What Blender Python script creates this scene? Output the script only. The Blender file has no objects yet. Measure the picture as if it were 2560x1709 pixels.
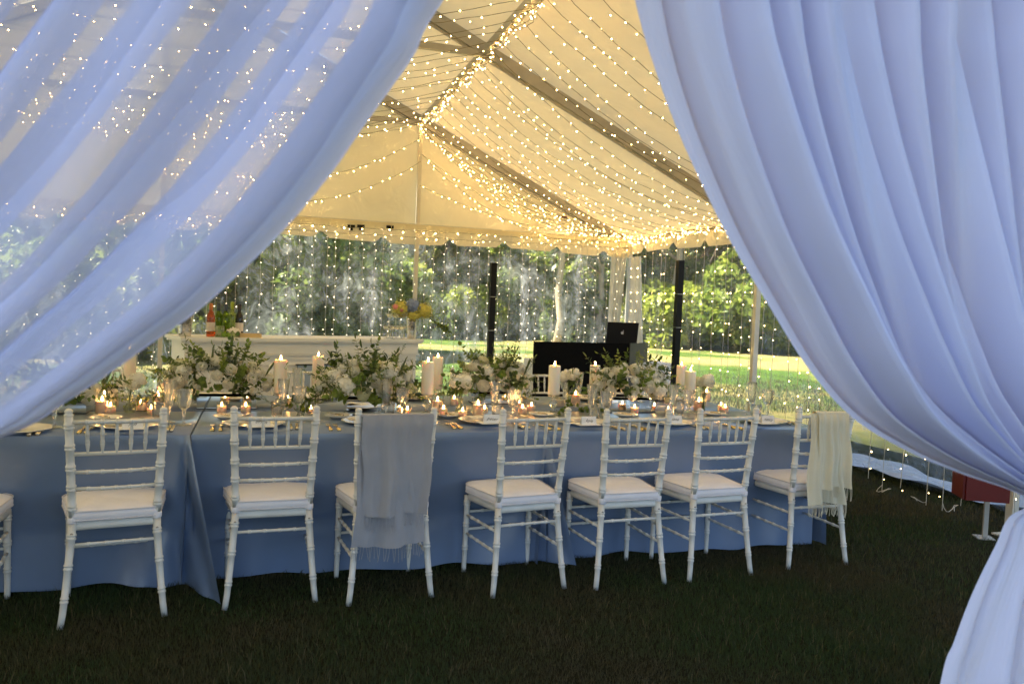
import bpy, math, random
import numpy as np
from mathutils import Vector, Matrix
R_ = math.radians
rnd = random.Random(7)
scn = bpy.context.scene
COL = scn.collection

# ------------------------------------------------------------------ camera
F_PX, PITCH, ROLL, YAW, HCAM = 1998.1, .0440, .0399, .3043, 1.442
fw = Vector((math.sin(YAW)*math.cos(PITCH), math.cos(YAW)*math.cos(PITCH), -math.sin(PITCH)))
r0 = Vector((math.cos(YAW), -math.sin(YAW), 0)); u0 = r0.cross(fw)
RT = math.cos(ROLL)*r0 + math.sin(ROLL)*u0
UP = math.cos(ROLL)*u0 - math.sin(ROLL)*r0
EYE = Vector((0, 0, HCAM))
cam_d = bpy.data.cameras.new('camera'); cam = bpy.data.objects.new('camera', cam_d); COL.objects.link(cam)
cam.matrix_world = Matrix(((RT.x, UP.x, -fw.x, 0), (RT.y, UP.y, -fw.y, 0), (RT.z, UP.z, -fw.z, HCAM), (0, 0, 0, 1)))
cam_d.sensor_width = 36; cam_d.lens = F_PX/2560*36; cam_d.clip_start = .05; cam_d.clip_end = 600
cam_d.dof.use_dof = True; cam_d.dof.focus_distance = 4.9; cam_d.dof.aperture_fstop = 3.2
scn.camera = cam
def ray(u, v): return fw*F_PX + RT*(u-1280) - UP*(v-854.5)
def bz(u, v, z=.762):
    d = ray(u, v); return EYE + d*((z-HCAM)/d.z)
def by(u, v, y):
    d = ray(u, v); return EYE + d*(y/d.y)

# ------------------------------------------------------------------ world and sun
SUN_AZ, SUN_EL = R_(-88), R_(54)          # azimuth measured from +Y towards +X
w = bpy.data.worlds.new('World'); scn.world = w; w.use_nodes = True
nt = w.node_tree; bg = nt.nodes['Background']
sky = nt.nodes.new('ShaderNodeTexSky'); sky.sky_type = 'NISHITA'; sky.sun_disc = False
sky.sun_elevation = SUN_EL; sky.sun_rotation = SUN_AZ
nt.links.new(sky.outputs[0], bg.inputs[0]); bg.inputs[1].default_value = .066
sun_d = bpy.data.lights.new('sun', 'SUN'); sun_d.energy = 5; sun_d.angle = R_(.5); sun_d.color = (1, .93, .8)
sun = bpy.data.objects.new('sun', sun_d); COL.objects.link(sun)
sd = Vector((math.sin(SUN_AZ)*math.cos(SUN_EL), math.cos(SUN_AZ)*math.cos(SUN_EL), math.sin(SUN_EL)))
sun.rotation_euler = sd.to_track_quat('Z', 'Y').to_euler()
scn.view_settings.view_transform = 'Standard'; scn.view_settings.look = 'None'
scn.view_settings.gamma = 1; scn.view_settings.exposure = 2.6; scn.view_settings.use_curve_mapping = False
scn.render.engine = 'CYCLES'
cy = scn.cycles
cy.use_denoising = True; cy.max_bounces = 10; cy.diffuse_bounces = 6; cy.glossy_bounces = 3
cy.transmission_bounces = 6; cy.transparent_max_bounces = 24; cy.sample_clamp_indirect = 10
cy.caustics_reflective = False; cy.caustics_refractive = False; cy.use_light_tree = True

# ------------------------------------------------------------------ materials
def newmat(name):
    m = bpy.data.materials.new(name); m.use_nodes = True
    return m, m.node_tree, m.node_tree.nodes['Principled BSDF']
def noise(t, scale, detail=3, rough=.5, coord='Object', dist=0, vec=None):
    n = t.nodes.new('ShaderNodeTexNoise'); n.inputs['Scale'].default_value = scale
    n.inputs['Detail'].default_value = detail; n.inputs['Roughness'].default_value = rough
    n.inputs['Distortion'].default_value = dist
    if vec is None:
        tc = t.nodes.new('ShaderNodeTexCoord'); vec = tc.outputs[coord]
    t.links.new(vec, n.inputs['Vector']); return n
def ramp(t, src, stops):
    r = t.nodes.new('ShaderNodeValToRGB'); e = r.color_ramp.elements
    while len(e) < len(stops): e.new(.5)
    for k, (p, c) in enumerate(stops):
        e[k].position = p; e[k].color = (*c, 1) if len(c) == 3 else c
    t.links.new(src, r.inputs[0]); return r
def mat(name, col, rough=.5, var=.12, scale=8, bump=0, bscale=60, metal=0, sheen=0, sub=0, trans=0, coord='Object', spec=None, vec_scale=None):
    m, t, p = newmat(name)
    vec = None
    if vec_scale:
        tc = t.nodes.new('ShaderNodeTexCoord'); mp = t.nodes.new('ShaderNodeMapping')
        mp.inputs['Scale'].default_value = vec_scale; t.links.new(tc.outputs[coord], mp.inputs[0]); vec = mp.outputs[0]
    n = noise(t, scale, coord=coord, vec=vec)
    r = ramp(t, n.outputs[0], [(.3, tuple(c*(1-var) for c in col)), (.7, tuple(min(1, c*(1+var)) for c in col))])
    t.links.new(r.outputs[0], p.inputs['Base Color'])
    p.inputs['Roughness'].default_value = rough; p.inputs['Metallic'].default_value = metal
    if spec is not None: p.inputs['Specular IOR Level'].default_value = spec
    if sheen: p.inputs['Sheen Weight'].default_value = sheen
    if sub:
        p.inputs['Subsurface Weight'].default_value = sub; p.inputs['Subsurface Scale'].default_value = .02
        p.inputs['Subsurface Radius'].default_value = (1, .5, .25)
    if bump:
        b = t.nodes.new('ShaderNodeBump'); b.inputs['Strength'].default_value = bump; b.inputs['Distance'].default_value = .01
        n2 = noise(t, bscale, 2, coord=coord, vec=vec); t.links.new(n2.outputs[0], b.inputs['Height']); t.links.new(b.outputs[0], p.inputs['Normal'])
    if trans:
        tr = t.nodes.new('ShaderNodeBsdfTranslucent'); t.links.new(r.outputs[0], tr.inputs[0])
        mx = t.nodes.new('ShaderNodeMixShader'); mx.inputs[0].default_value = trans
        t.links.new(p.outputs[0], mx.inputs[1]); t.links.new(tr.outputs[0], mx.inputs[2])
        t.links.new(mx.outputs[0], t.nodes['Material Output'].inputs[0])
    return m
def emit(name, col, s, sample=True):
    m, t, p = newmat(name); p.inputs['Base Color'].default_value = (*col, 1)
    p.inputs['Emission Color'].default_value = (*col, 1); p.inputs['Emission Strength'].default_value = s
    if name.startswith('bulb'):
        g = t.nodes.new('ShaderNodeNewGeometry'); mr = t.nodes.new('ShaderNodeMapRange'); mr.inputs[3].default_value = s*.35; mr.inputs[4].default_value = s*1.75
        t.links.new(g.outputs['Random Per Island'], mr.inputs[0]); t.links.new(mr.outputs[0], p.inputs['Emission Strength'])
    if not sample: m.cycles.emission_sampling = 'NONE'
    return m
def leafmat(name, a, b, trans=.35, rough=.45):
    m, t, p = newmat(name)
    oi = t.nodes.new('ShaderNodeObjectInfo'); g = t.nodes.new('ShaderNodeNewGeometry')
    ad = t.nodes.new('ShaderNodeMath'); ad.operation = 'ADD'; fr = t.nodes.new('ShaderNodeMath'); fr.operation = 'FRACT'
    t.links.new(oi.outputs['Random'], ad.inputs[0]); t.links.new(g.outputs['Random Per Island'], ad.inputs[1]); t.links.new(ad.outputs[0], fr.inputs[0])
    r = ramp(t, fr.outputs[0], [(0, a), (1, b)])
    t.links.new(r.outputs[0], p.inputs['Base Color']); p.inputs['Roughness'].default_value = rough
    tr = t.nodes.new('ShaderNodeBsdfTranslucent'); t.links.new(r.outputs[0], tr.inputs[0])
    mx = t.nodes.new('ShaderNodeMixShader'); mx.inputs[0].default_value = trans
    t.links.new(p.outputs[0], mx.inputs[1]); t.links.new(tr.outputs[0], mx.inputs[2])
    t.links.new(mx.outputs[0], t.nodes['Material Output'].inputs[0]); return m
def facing(t, lo, hi):
    lw = t.nodes.new('ShaderNodeLayerWeight'); lw.inputs[0].default_value = .5
    pw = t.nodes.new('ShaderNodeMath'); pw.operation = 'POWER'; pw.inputs[1].default_value = 4; t.links.new(lw.outputs['Facing'], pw.inputs[0])
    ma = t.nodes.new('ShaderNodeMath'); ma.operation = 'MULTIPLY_ADD'; ma.inputs[1].default_value = hi; ma.inputs[2].default_value = lo; t.links.new(pw.outputs[0], ma.inputs[0]); return ma
def glassmat(name, col=(1, 1, 1), refr=.45, rough=.02, ior=1.4, gl=.0):
    m, t, p = newmat(name); t.nodes.remove(p)
    tp = t.nodes.new('ShaderNodeBsdfTransparent'); tp.inputs[0].default_value = (*col, 1)
    gs = t.nodes.new('ShaderNodeBsdfGlass'); gs.inputs[0].default_value = (*col, 1); gs.inputs['Roughness'].default_value = rough; gs.inputs['IOR'].default_value = ior
    mx = t.nodes.new('ShaderNodeMixShader'); mx.inputs[0].default_value = refr
    t.links.new(tp.outputs[0], mx.inputs[1]); t.links.new(gs.outputs[0], mx.inputs[2])
    g2 = t.nodes.new('ShaderNodeBsdfGlossy'); g2.inputs['Roughness'].default_value = .05
    fr = facing(t, .04, .7)
    mx2 = t.nodes.new('ShaderNodeMixShader'); t.links.new(fr.outputs[0], mx2.inputs[0])
    t.links.new(mx.outputs[0], mx2.inputs[1]); t.links.new(g2.outputs[0], mx2.inputs[2])
    t.links.new(mx2.outputs[0], t.nodes['Material Output'].inputs[0]); return m

M = {}
M['chair'] = mat('chair_paint', (.74, .73, .68), .38, .06, 12, .15, 40)
t_ = M['chair'].node_tree; p_ = t_.nodes['Principled BSDF']; src = p_.inputs['Base Color'].links[0].from_socket
nsc = noise(t_, 38, 5, .75, dist=.5); rsc = ramp(t_, nsc.outputs[0], [(.66, (0, 0, 0)), (.72, (1, 1, 1))]); mxs = t_.nodes.new('ShaderNodeMixRGB')
t_.links.new(rsc.outputs[0], mxs.inputs[0]); t_.links.new(src, mxs.inputs[1]); mxs.inputs[2].default_value = (.34, .31, .25, 1); t_.links.new(mxs.outputs[0], p_.inputs['Base Color'])
M['cushion'] = mat('cushion_cotton', (.84, .82, .86), .85, .04, 6, .7, 14, sheen=.2)
M['piping'] = mat('cushion_piping', (.70, .68, .71), .8)
M['screw'] = mat('screw_metal', (.35, .34, .3), .4, metal=.8)
M['satin'] = mat('blue_satin', (.155, .225, .37), .30, .07, 3, .45, 5, spec=.9)
M['aluminium'] = mat('tent_aluminium', (.42, .41, .38), .45, .12, 5, metal=.35)
M['post'] = mat('tent_post', (.62, .60, .52), .4, .08, 5, metal=.2)
M['bar'] = mat('bar_paint', (.84, .82, .74), .45, .04, 4)
M['black'] = mat('black_cloth', (.004, .004, .004), .8, .2, 30, spec=.1)
M['black_gloss'] = mat('black_plastic', (.005, .005, .005), .4, .2, 30, spec=.2)
M['grey_side'] = mat('booth_side', (.05, .05, .035), .6, .1)
M['laptop'] = mat('laptop_lid', (.012, .012, .013), .5, .1, spec=.2)
M['logo'] = mat('laptop_emblem', (.6, .62, .65), .3)
M['white_cloth'] = mat('white_cloth', (.78, .77, .72), .8, .04, 5, .2, 20)
M['silver'] = mat('hammered_silver', (.62, .62, .62), .25, .05, 6, .4, 30, metal=.9)
M['mirror'] = mat('mirror_glass', (.86, .9, .9), .02, .01, 2, metal=1)
M['china'] = mat('cream_china', (.80, .77, .70), .2, .03, 5)
M['cutlery'] = mat('old_silver', (.62, .55, .42), .25, .1, 20, metal=.9)
M['gold'] = mat('gilt_handle', (.85, .62, .25), .25, .1, 20, metal=.8)
M['napkin'] = mat('linen_napkin', (.78, .74, .68), .85, .05, 30, .3, 90)
M['card'] = mat('white_card', (.85, .85, .84), .7, .02)
M['ink'] = mat('black_ink', (.012, .012, .014), .5)
M['wax'] = mat('ivory_wax', (.86, .80, .66), .45, .03, 8, sub=.5)
M['votive_wax'] = mat('votive_wax', (.86, .78, .70), .45, .03, 8, sub=.6, trans=.35)
M['wick'] = mat('candle_wick', (.03, .02, .015), .9)
M['flame'] = emit('flame', (1, .50, .16), 22)
M['bulb'] = emit('bulb_warm', (1, .59, .19), 14)
M['bulb_side'] = emit('bulb_side', (1, .66, .26), 5)
M['bulb_wall'] = emit('bulb_cool', (1, .80, .50), 1.6)
M['wire_dark'] = mat('string_wire', (.20, .17, .09), .7)
M['wire_white'] = mat('icicle_wire', (.60, .58, .48), .6)
M['glass'] = glassmat('cut_glass', (.99, .99, .98), .5)
M['glass_thin'] = glassmat('thin_glass', (.97, .98, .97), .08)
M['water'] = glassmat('vase_water', (.93, .95, .86), .25, ior=1.33)
M['b_rose'] = glassmat('rose_wine', (.95, .40, .22), .2)
M['b_green'] = glassmat('green_bottle', (.42, .52, .06), .2)
M['b_pale'] = glassmat('pale_wine', (.78, .82, .45), .2)
M['b_dark'] = mat('dark_bottle', (.008, .006, .008), .12)
M['label'] = mat('bottle_label', (.75, .68, .62), .7)
M['foil_orange'] = mat('foil_orange', (.55, .18, .05), .4)
M['foil_dark'] = mat('foil_dark', (.04, .06, .08), .4)
M['foil_green'] = mat('foil_green', (.30, .38, .03), .4)
M['fizz'] = glassmat('champagne', (1, .97, .88), .15)
M['petal_white'] = mat('petal_white', (.93, .92, .84), .6, .03, 20, trans=.3)
M['petal_cream'] = mat('petal_cream', (.90, .88, .66), .6, .07, 20, trans=.25)
M['petal_blue'] = mat('petal_blue', (.32, .40, .62), .6, .15, 40, trans=.2)
M['petal_yellow'] = mat('petal_yellow', (.72, .66, .16), .6, .15, 40, trans=.2)
M['petal_pink'] = mat('petal_pink', (.80, .35, .33), .6, .15, 40, trans=.2)
M['eye'] = mat('flower_eye', (.30, .36, .05), .6)
M['leaf'] = leafmat('leaf_mid', (.07, .13, .02), (.20, .28, .045))
M['leaf_dark'] = leafmat('leaf_dark', (.035, .065, .02), (.08, .12, .035), .25)
M['leaf_lime'] = leafmat('leaf_lime', (.14, .20, .03), (.28, .34, .05))
M['leaf_sage'] = leafmat('leaf_sage', (.10, .14, .045), (.22, .27, .09), .3)
M['berry'] = mat('berry', (.30, .34, .08), .4, .3, 60)
M['stem'] = mat('stem', (.07, .11, .03), .6)
M['grass_blade'] = leafmat('grass_blade', (.018, .042, .007), (.048, .076, .014), .2, .8)
t_ = M['grass_blade'].node_tree; p_ = t_.nodes['Principled BSDF']
n_g = noise(t_, 1.1, 5, .65); rg = ramp(t_, n_g.outputs[0], [(.42, (0, 0, 0)), (.62, (1, 1, 1))])
mx_ = t_.nodes.new('ShaderNodeMixRGB'); t_.links.new(rg.outputs[0], mx_.inputs[0]); src = p_.inputs['Base Color'].links[0].from_socket; t_.links.new(src, mx_.inputs[1]); mx_.inputs[2].default_value = (.072, .056, .022, 1); t_.links.new(mx_.outputs[0], p_.inputs['Base Color'])
M['tree_leaf'] = leafmat('tree_leaf', (.11, .17, .025), (.28, .33, .05), .5)
M['tree_leaf_dark'] = leafmat('tree_leaf_dark', (.07, .11, .025), (.17, .22, .04), .5)
M['bush_leaf'] = leafmat('bush_leaf', (.16, .22, .02), (.40, .42, .06), .5)
M['bark'] = mat('bark', (.16, .12, .09), .9, .35, 3, .8, 12, vec_scale=(1, 1, .25))
M['bark_pale'] = mat('bark_pale', (.34, .27, .18), .9, .3, 3, .8, 12, vec_scale=(1, 1, .25))
M['red'] = mat('red_enamel', (.11, .004, .004), .4, .08)
M['shawl_grey'] = mat('grey_pashmina', (.36, .37, .41), .8, .05, 8, .35, 260, sheen=.4, trans=.08)
M['shawl_cream'] = mat('cream_pashmina', (.74, .69, .52), .85, .05, 8, .35, 260, sheen=.4, trans=.08)
M['tray'] = mat('wooden_tray', (.50, .36, .16), .5, .15, 6)
M['lime'] = mat('lime_skin', (.15, .26, .02), .4, .2, 30)

def tentmat(name, col, trans, var=.05):
    m, t, p = newmat(name)
    n = noise(t, 1.3, 4, .6); r = ramp(t, n.outputs[0], [(.25, tuple(c*(1-var*2) for c in col)), (.7, col)])
    t.links.new(r.outputs[0], p.inputs['Base Color']); p.inputs['Roughness'].default_value = .55
    n2 = noise(t, 2.2, 3, .5, dist=.6); b = t.nodes.new('ShaderNodeBump'); b.inputs['Strength'].default_value = .6; b.inputs['Distance'].default_value = .06
    t.links.new(n2.outputs[0], b.inputs['Height']); t.links.new(b.outputs[0], p.inputs['Normal'])
    tr = t.nodes.new('ShaderNodeBsdfTranslucent'); tr.inputs[0].default_value = (.95, .80, .50, 1)
    mx = t.nodes.new('ShaderNodeMixShader'); mx.inputs[0].default_value = trans
    t.links.new(p.outputs[0], mx.inputs[1]); t.links.new(tr.outputs[0], mx.inputs[2])
    t.links.new(mx.outputs[0], t.nodes['Material Output'].inputs[0]); return m
M['roof'] = tentmat('tent_roof_vinyl', (.80, .71, .47), .07)
M['gable'] = tentmat('tent_gable_vinyl', (.84, .78, .58), .22)

def vinyl(name, fog, streak):
    m, t, p = newmat(name); t.nodes.remove(p)
    tc = t.nodes.new('ShaderNodeTexCoord')
    mp = t.nodes.new('ShaderNodeMapping'); mp.inputs['Scale'].default_value = (1, 1, 1); mp.inputs['Rotation'].default_value = (0, .6, 0)
    t.links.new(tc.outputs['Object'], mp.inputs[0])
    a = noise(t, 1.6, 5, .62, vec=mp.outputs[0], dist=.5)
    mp2 = t.nodes.new('ShaderNodeMapping'); mp2.inputs['Scale'].default_value = (1.7, 1.7, 1.1); mp2.inputs['Rotation'].default_value = (0, .75, 0)
    t.links.new(tc.outputs['Object'], mp2.inputs[0])
    b = noise(t, 3.2, 8, .66, vec=mp2.outputs[0], dist=2.6)
    ra = ramp(t, a.outputs[0], [(.38, (0, 0, 0)), (.68, (1, 1, 1))])
    rb = ramp(t, b.outputs[0], [(.36, (.10, .10, .10)), (.70, (1, 1, 1))])
    mu = t.nodes.new('ShaderNodeMath'); mu.operation = 'MULTIPLY'; t.links.new(ra.outputs[0], mu.inputs[0]); t.links.new(rb.outputs[0], mu.inputs[1])
    m1 = t.nodes.new('ShaderNodeMath'); m1.operation = 'MULTIPLY_ADD'; t.links.new(mu.outputs[0], m1.inputs[0]); m1.inputs[1].default_value = fog; m1.inputs[2].default_value = .03
    m2 = t.nodes.new('ShaderNodeMath'); m2.operation = 'MULTIPLY_ADD'; m2.use_clamp = True
    rc = ramp(t, b.outputs[0], [(.58, (0, 0, 0)), (.74, (1, 1, 1))])
    t.links.new(rc.outputs[0], m2.inputs[0]); m2.inputs[1].default_value = streak; t.links.new(m1.outputs[0], m2.inputs[2])
    tp = t.nodes.new('ShaderNodeBsdfTransparent'); tp.inputs[0].default_value = (.96, .97, .95, 1)
    d = t.nodes.new('ShaderNodeBsdfTranslucent'); d.inputs[0].default_value = (.9, .92, .93, 1)
    d2 = t.nodes.new('ShaderNodeBsdfDiffuse'); d2.inputs[0].default_value = (.8, .82, .84, 1)
    dm = t.nodes.new('ShaderNodeMixShader'); dm.inputs[0].default_value = .35; t.links.new(d.outputs[0], dm.inputs[1]); t.links.new(d2.outputs[0], dm.inputs[2])
    mx = t.nodes.new('ShaderNodeMixShader'); t.links.new(m2.outputs[0], mx.inputs[0]); t.links.new(tp.outputs[0], mx.inputs[1]); t.links.new(dm.outputs[0], mx.inputs[2])
    g = t.nodes.new('ShaderNodeBsdfGlossy'); g.inputs['Roughness'].default_value = .12
    bp = t.nodes.new('ShaderNodeBump'); bp.inputs['Strength'].default_value = .5; bp.inputs['Distance'].default_value = .03
    t.links.new(b.outputs[0], bp.inputs['Height']); t.links.new(bp.outputs[0], g.inputs['Normal'])
    fr = facing(t, .03, .6)
    mf = t.nodes.new('ShaderNodeMixShader'); t.links.new(fr.outputs[0], mf.inputs[0]); t.links.new(mx.outputs[0], mf.inputs[1]); t.links.new(g.outputs[0], mf.inputs[2])
    t.links.new(mf.outputs[0], t.nodes['Material Output'].inputs[0]); return m
M['vinyl'] = vinyl('clear_vinyl_scuffed', 1.0, .34)
M['vinyl_side'] = vinyl('clear_vinyl_creased', .28, .24)
M['vinyl_cloudy'] = mat('white_vinyl_edge', (.72, .72, .68), .4, .15, 6, trans=.4)

def sheer(name, a0, hemw, col=(.72, .745, .92)):  # blue of the open shade is put into the white cloth's colour
    m, t, p = newmat(name)
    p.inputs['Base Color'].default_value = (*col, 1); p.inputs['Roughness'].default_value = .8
    uv = t.nodes.new('ShaderNodeTexCoord'); sx = t.nodes.new('ShaderNodeSeparateXYZ'); t.links.new(uv.outputs['UV'], sx.inputs[0])
    lt = t.nodes.new('ShaderNodeMath'); lt.operation = 'LESS_THAN'; t.links.new(sx.outputs[0], lt.inputs[0]); lt.inputs[1].default_value = hemw
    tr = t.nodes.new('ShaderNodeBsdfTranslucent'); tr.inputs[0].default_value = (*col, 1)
    mx = t.nodes.new('ShaderNodeMixShader'); mx.inputs[0].default_value = .35; t.links.new(p.outputs[0], mx.inputs[1]); t.links.new(tr.outputs[0], mx.inputs[2])
    mpc = t.nodes.new('ShaderNodeMapping'); mpc.inputs['Scale'].default_value = (55, 2.2, 1); t.links.new(uv.outputs['UV'], mpc.inputs[0])
    nc = noise(t, 1.0, 4, .6, vec=mpc.outputs[0], dist=.4); bc = t.nodes.new('ShaderNodeBump'); bc.inputs['Strength'].default_value = .5; bc.inputs['Distance'].default_value = .012
    t.links.new(nc.outputs[0], bc.inputs['Height']); t.links.new(bc.outputs[0], p.inputs['Normal']); t.links.new(bc.outputs[0], tr.inputs['Normal'])
    lw = t.nodes.new('ShaderNodeLayerWeight'); lw.inputs[0].default_value = .5
    # a woven sheer closes up when seen along its surface: opacity = 1-(1-a0)^(1/cos)
    cs = t.nodes.new('ShaderNodeMath'); cs.operation = 'SUBTRACT'; cs.inputs[0].default_value = 1.03; t.links.new(lw.outputs['Facing'], cs.inputs[1])
    iv = t.nodes.new('ShaderNodeMath'); iv.operation = 'DIVIDE'; iv.inputs[0].default_value = 1.0; t.links.new(cs.outputs[0], iv.inputs[1])
    hm = t.nodes.new('ShaderNodeMath'); hm.operation = 'MULTIPLY_ADD'; t.links.new(lt.outputs[0], hm.inputs[0]); hm.inputs[1].default_value = 3.2; hm.inputs[2].default_value = 1
    ml = t.nodes.new('ShaderNodeMath'); ml.operation = 'MULTIPLY'; t.links.new(iv.outputs[0], ml.inputs[0]); t.links.new(hm.outputs[0], ml.inputs[1])
    pw = t.nodes.new('ShaderNodeMath'); pw.operation = 'POWER'; pw.inputs[0].default_value = 1-a0; t.links.new(ml.outputs[0], pw.inputs[1])
    tp = t.nodes.new('ShaderNodeBsdfTransparent')
    mo = t.nodes.new('ShaderNodeMixShader'); t.links.new(pw.outputs[0], mo.inputs[0]); t.links.new(mx.outputs[0], mo.inputs[1]); t.links.new(tp.outputs[0], mo.inputs[2])
    t.links.new(mo.outputs[0], t.nodes['Material Output'].inputs[0]); return m
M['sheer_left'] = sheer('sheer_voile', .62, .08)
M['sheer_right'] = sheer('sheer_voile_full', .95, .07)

def groundmat():
    m, t, p = newmat('lawn')
    a = noise(t, .22, 4, .6); b = noise(t, 3.0, 5, .7); c = noise(t, 60, 3, .7)
    r1 = ramp(t, a.outputs[0], [(.42, (.075, .14, .022)), (.56, (.34, .29, .11))])
    r2 = ramp(t, b.outputs[0], [(.3, (.45, .45, .45)), (.7, (1.15, 1.1, 1))])
    mm = t.nodes.new('ShaderNodeMixRGB'); mm.blend_type = 'MULTIPLY'; mm.inputs[0].default_value = 1
    t.links.new(r1.outputs[0], mm.inputs[1]); t.links.new(r2.outputs[0], mm.inputs[2])
    # shade under the tent is put into the lawn colour as a darker tone
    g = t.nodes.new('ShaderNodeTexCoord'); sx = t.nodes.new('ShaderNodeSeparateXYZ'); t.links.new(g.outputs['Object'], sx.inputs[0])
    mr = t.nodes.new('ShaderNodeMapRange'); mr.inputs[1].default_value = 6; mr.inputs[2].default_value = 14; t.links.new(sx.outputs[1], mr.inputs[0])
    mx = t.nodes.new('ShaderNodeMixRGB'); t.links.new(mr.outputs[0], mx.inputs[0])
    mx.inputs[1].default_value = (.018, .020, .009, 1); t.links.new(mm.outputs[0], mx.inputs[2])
    t.links.new(mx.outputs[0], p.inputs['Base Color']); p.inputs['Roughness'].default_value = .95
    p.inputs['Specular IOR Level'].default_value = .1
    bp = t.nodes.new('ShaderNodeBump'); bp.inputs['Strength'].default_value = .8; bp.inputs['Distance'].default_value = .05
    t.links.new(c.outputs[0], bp.inputs['Height']); t.links.new(bp.outputs[0], p.inputs['Normal']); return m
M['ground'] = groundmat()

def lemonmat():
    m, t, p = newmat('lemon_print')
    tc = t.nodes.new('ShaderNodeTexCoord'); mp = t.nodes.new('ShaderNodeMapping'); mp.inputs['Scale'].default_value = (1, .0, .8)
    t.links.new(tc.outputs['Object'], mp.inputs[0])
    v = t.nodes.new('ShaderNodeTexVoronoi'); v.inputs['Scale'].default_value = 10; t.links.new(mp.outputs[0], v.inputs['Vector'])
    v2 = t.nodes.new('ShaderNodeTexVoronoi'); v2.inputs['Scale'].default_value = 17; t.links.new(mp.outputs[0], v2.inputs['Vector'])
    yel = ramp(t, v.outputs['Distance'], [(.30, (1, 1, 1)), (.36, (0, 0, 0))])
    sp = t.nodes.new('ShaderNodeSeparateColor'); t.links.new(v.outputs['Color'], sp.inputs[0])
    gt = t.nodes.new('ShaderNodeMath'); gt.operation = 'GREATER_THAN'; gt.inputs[1].default_value = .35; t.links.new(sp.outputs[0], gt.inputs[0])
    mu = t.nodes.new('ShaderNodeMath'); mu.operation = 'MULTIPLY'; t.links.new(yel.outputs[0], mu.inputs[0]); t.links.new(gt.outputs[0], mu.inputs[1])
    gr = ramp(t, v2.outputs['Distance'], [(.30, (.05, .11, .04)), (.42, (.36, .44, .52))])
    mx = t.nodes.new('ShaderNodeMixRGB'); t.links.new(mu.outputs[0], mx.inputs[0]); t.links.new(gr.outputs[0], mx.inputs[1]); mx.inputs[2].default_value = (.75, .56, .03, 1)
    t.links.new(mx.outputs[0], p.inputs['Base Color']); p.inputs['Roughness'].default_value = .6; return m
M['lemon'] = lemonmat()

# ------------------------------------------------------------------ mesh helpers
class MB:
    def __init__(s): s.v = []; s.f = []; s.mi = []
    def add(s, v, f, mi=0):
        o = len(s.v); s.v += [tuple(x) for x in v]; s.f += [tuple(i+o for i in q) for q in f]; s.mi += [mi]*len(f)
    def box(s, a, b, mi=0):
        (x0, y0, z0), (x1, y1, z1) = a, b
        s.add([(x0, y0, z0), (x1, y0, z0), (x1, y1, z0), (x0, y1, z0), (x0, y0, z1), (x1, y0, z1), (x1, y1, z1), (x0, y1, z1)],
              [(0, 3, 2, 1), (4, 5, 6, 7), (0, 1, 5, 4), (1, 2, 6, 5), (2, 3, 7, 6), (3, 0, 4, 7)], mi)
    def beam(s, a, b, wd, ht, up=Vector((0, 0, 1)), mi=0):
        a, b = Vector(a), Vector(b); d = (b-a).normalized(); x = d.cross(up).normalized(); z = x.cross(d)
        c = [a+x*sx*wd/2+z*sz*ht/2 for sx, sz in ((-1, -1), (1, -1), (1, 1), (-1, 1))]; c += [q+(b-a) for q in c]
        s.add(c, [(0, 1, 2, 3), (7, 6, 5, 4), (0, 4, 5, 1), (1, 5, 6, 2), (2, 6, 7, 3), (3, 7, 4, 0)], mi)
    def tube(s, pts, rad, n=8, caps=True, mi=0):
        pts = [Vector(p) for p in pts]
        if not hasattr(rad, '__len__'): rad = [rad]*len(pts)
        d0 = (pts[1]-pts[0]).normalized(); x = d0.orthogonal().normalized(); vs = []
        for i, p in enumerate(pts):
            d = (pts[min(i+1, len(pts)-1)]-pts[max(i-1, 0)]).normalized()
            x = (x-d*x.dot(d)); x = x.normalized() if x.length > 1e-6 else d.orthogonal().normalized()
            y = d.cross(x)
            vs += [p+(x*math.cos(2*math.pi*k/n)+y*math.sin(2*math.pi*k/n))*rad[i] for k in range(n)]
        fs = [(i*n+k, i*n+(k+1) % n, (i+1)*n+(k+1) % n, (i+1)*n+k) for i in range(len(pts)-1) for k in range(n)]
        if caps: fs += [tuple(range(n-1, -1, -1)), tuple(range((len(pts)-1)*n, len(pts)*n))]
        s.add(vs, fs, mi)
    def lathe(s, prof, n=20, c=(0, 0, 0), rib=0, ribn=0, mi=0, caps=True):
        vs = []
        for r, z, *k in prof:
            rb = rib if k else 0
            for j in range(n):
                a = 2*math.pi*j/n; rr = r*(1+rb*math.cos(ribn*a))
                vs.append((c[0]+rr*math.cos(a), c[1]+rr*math.sin(a), c[2]+z))
        m = len(prof)
        fs = [(i*n+k, i*n+(k+1) % n, (i+1)*n+(k+1) % n, (i+1)*n+k) for i in range(m-1) for k in range(n)]
        if caps: fs += [tuple(range(n-1, -1, -1)), tuple(range((m-1)*n, m*n))]
        s.add(vs, fs, mi)
    def grid(s, fn, nu, nv, mi=0):
        s.add([fn(i/nu, j/nv) for j in range(nv+1) for i in range(nu+1)],
              [(j*(nu+1)+i, j*(nu+1)+i+1, (j+1)*(nu+1)+i+1, (j+1)*(nu+1)+i) for j in range(nv) for i in range(nu)], mi)
    def mesh(s, name, mats, smooth=True, uv=None):
        me = bpy.data.meshes.new(name); me.from_pydata(s.v, [], s.f)
        for m in (mats if isinstance(mats, (list, tuple)) else [mats]): me.materials.append(m)
        if any(s.mi): me.polygons.foreach_set('material_index', s.mi)
        me.polygons.foreach_set('use_smooth', [smooth]*len(me.polygons)); me.update()
        return me
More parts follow.
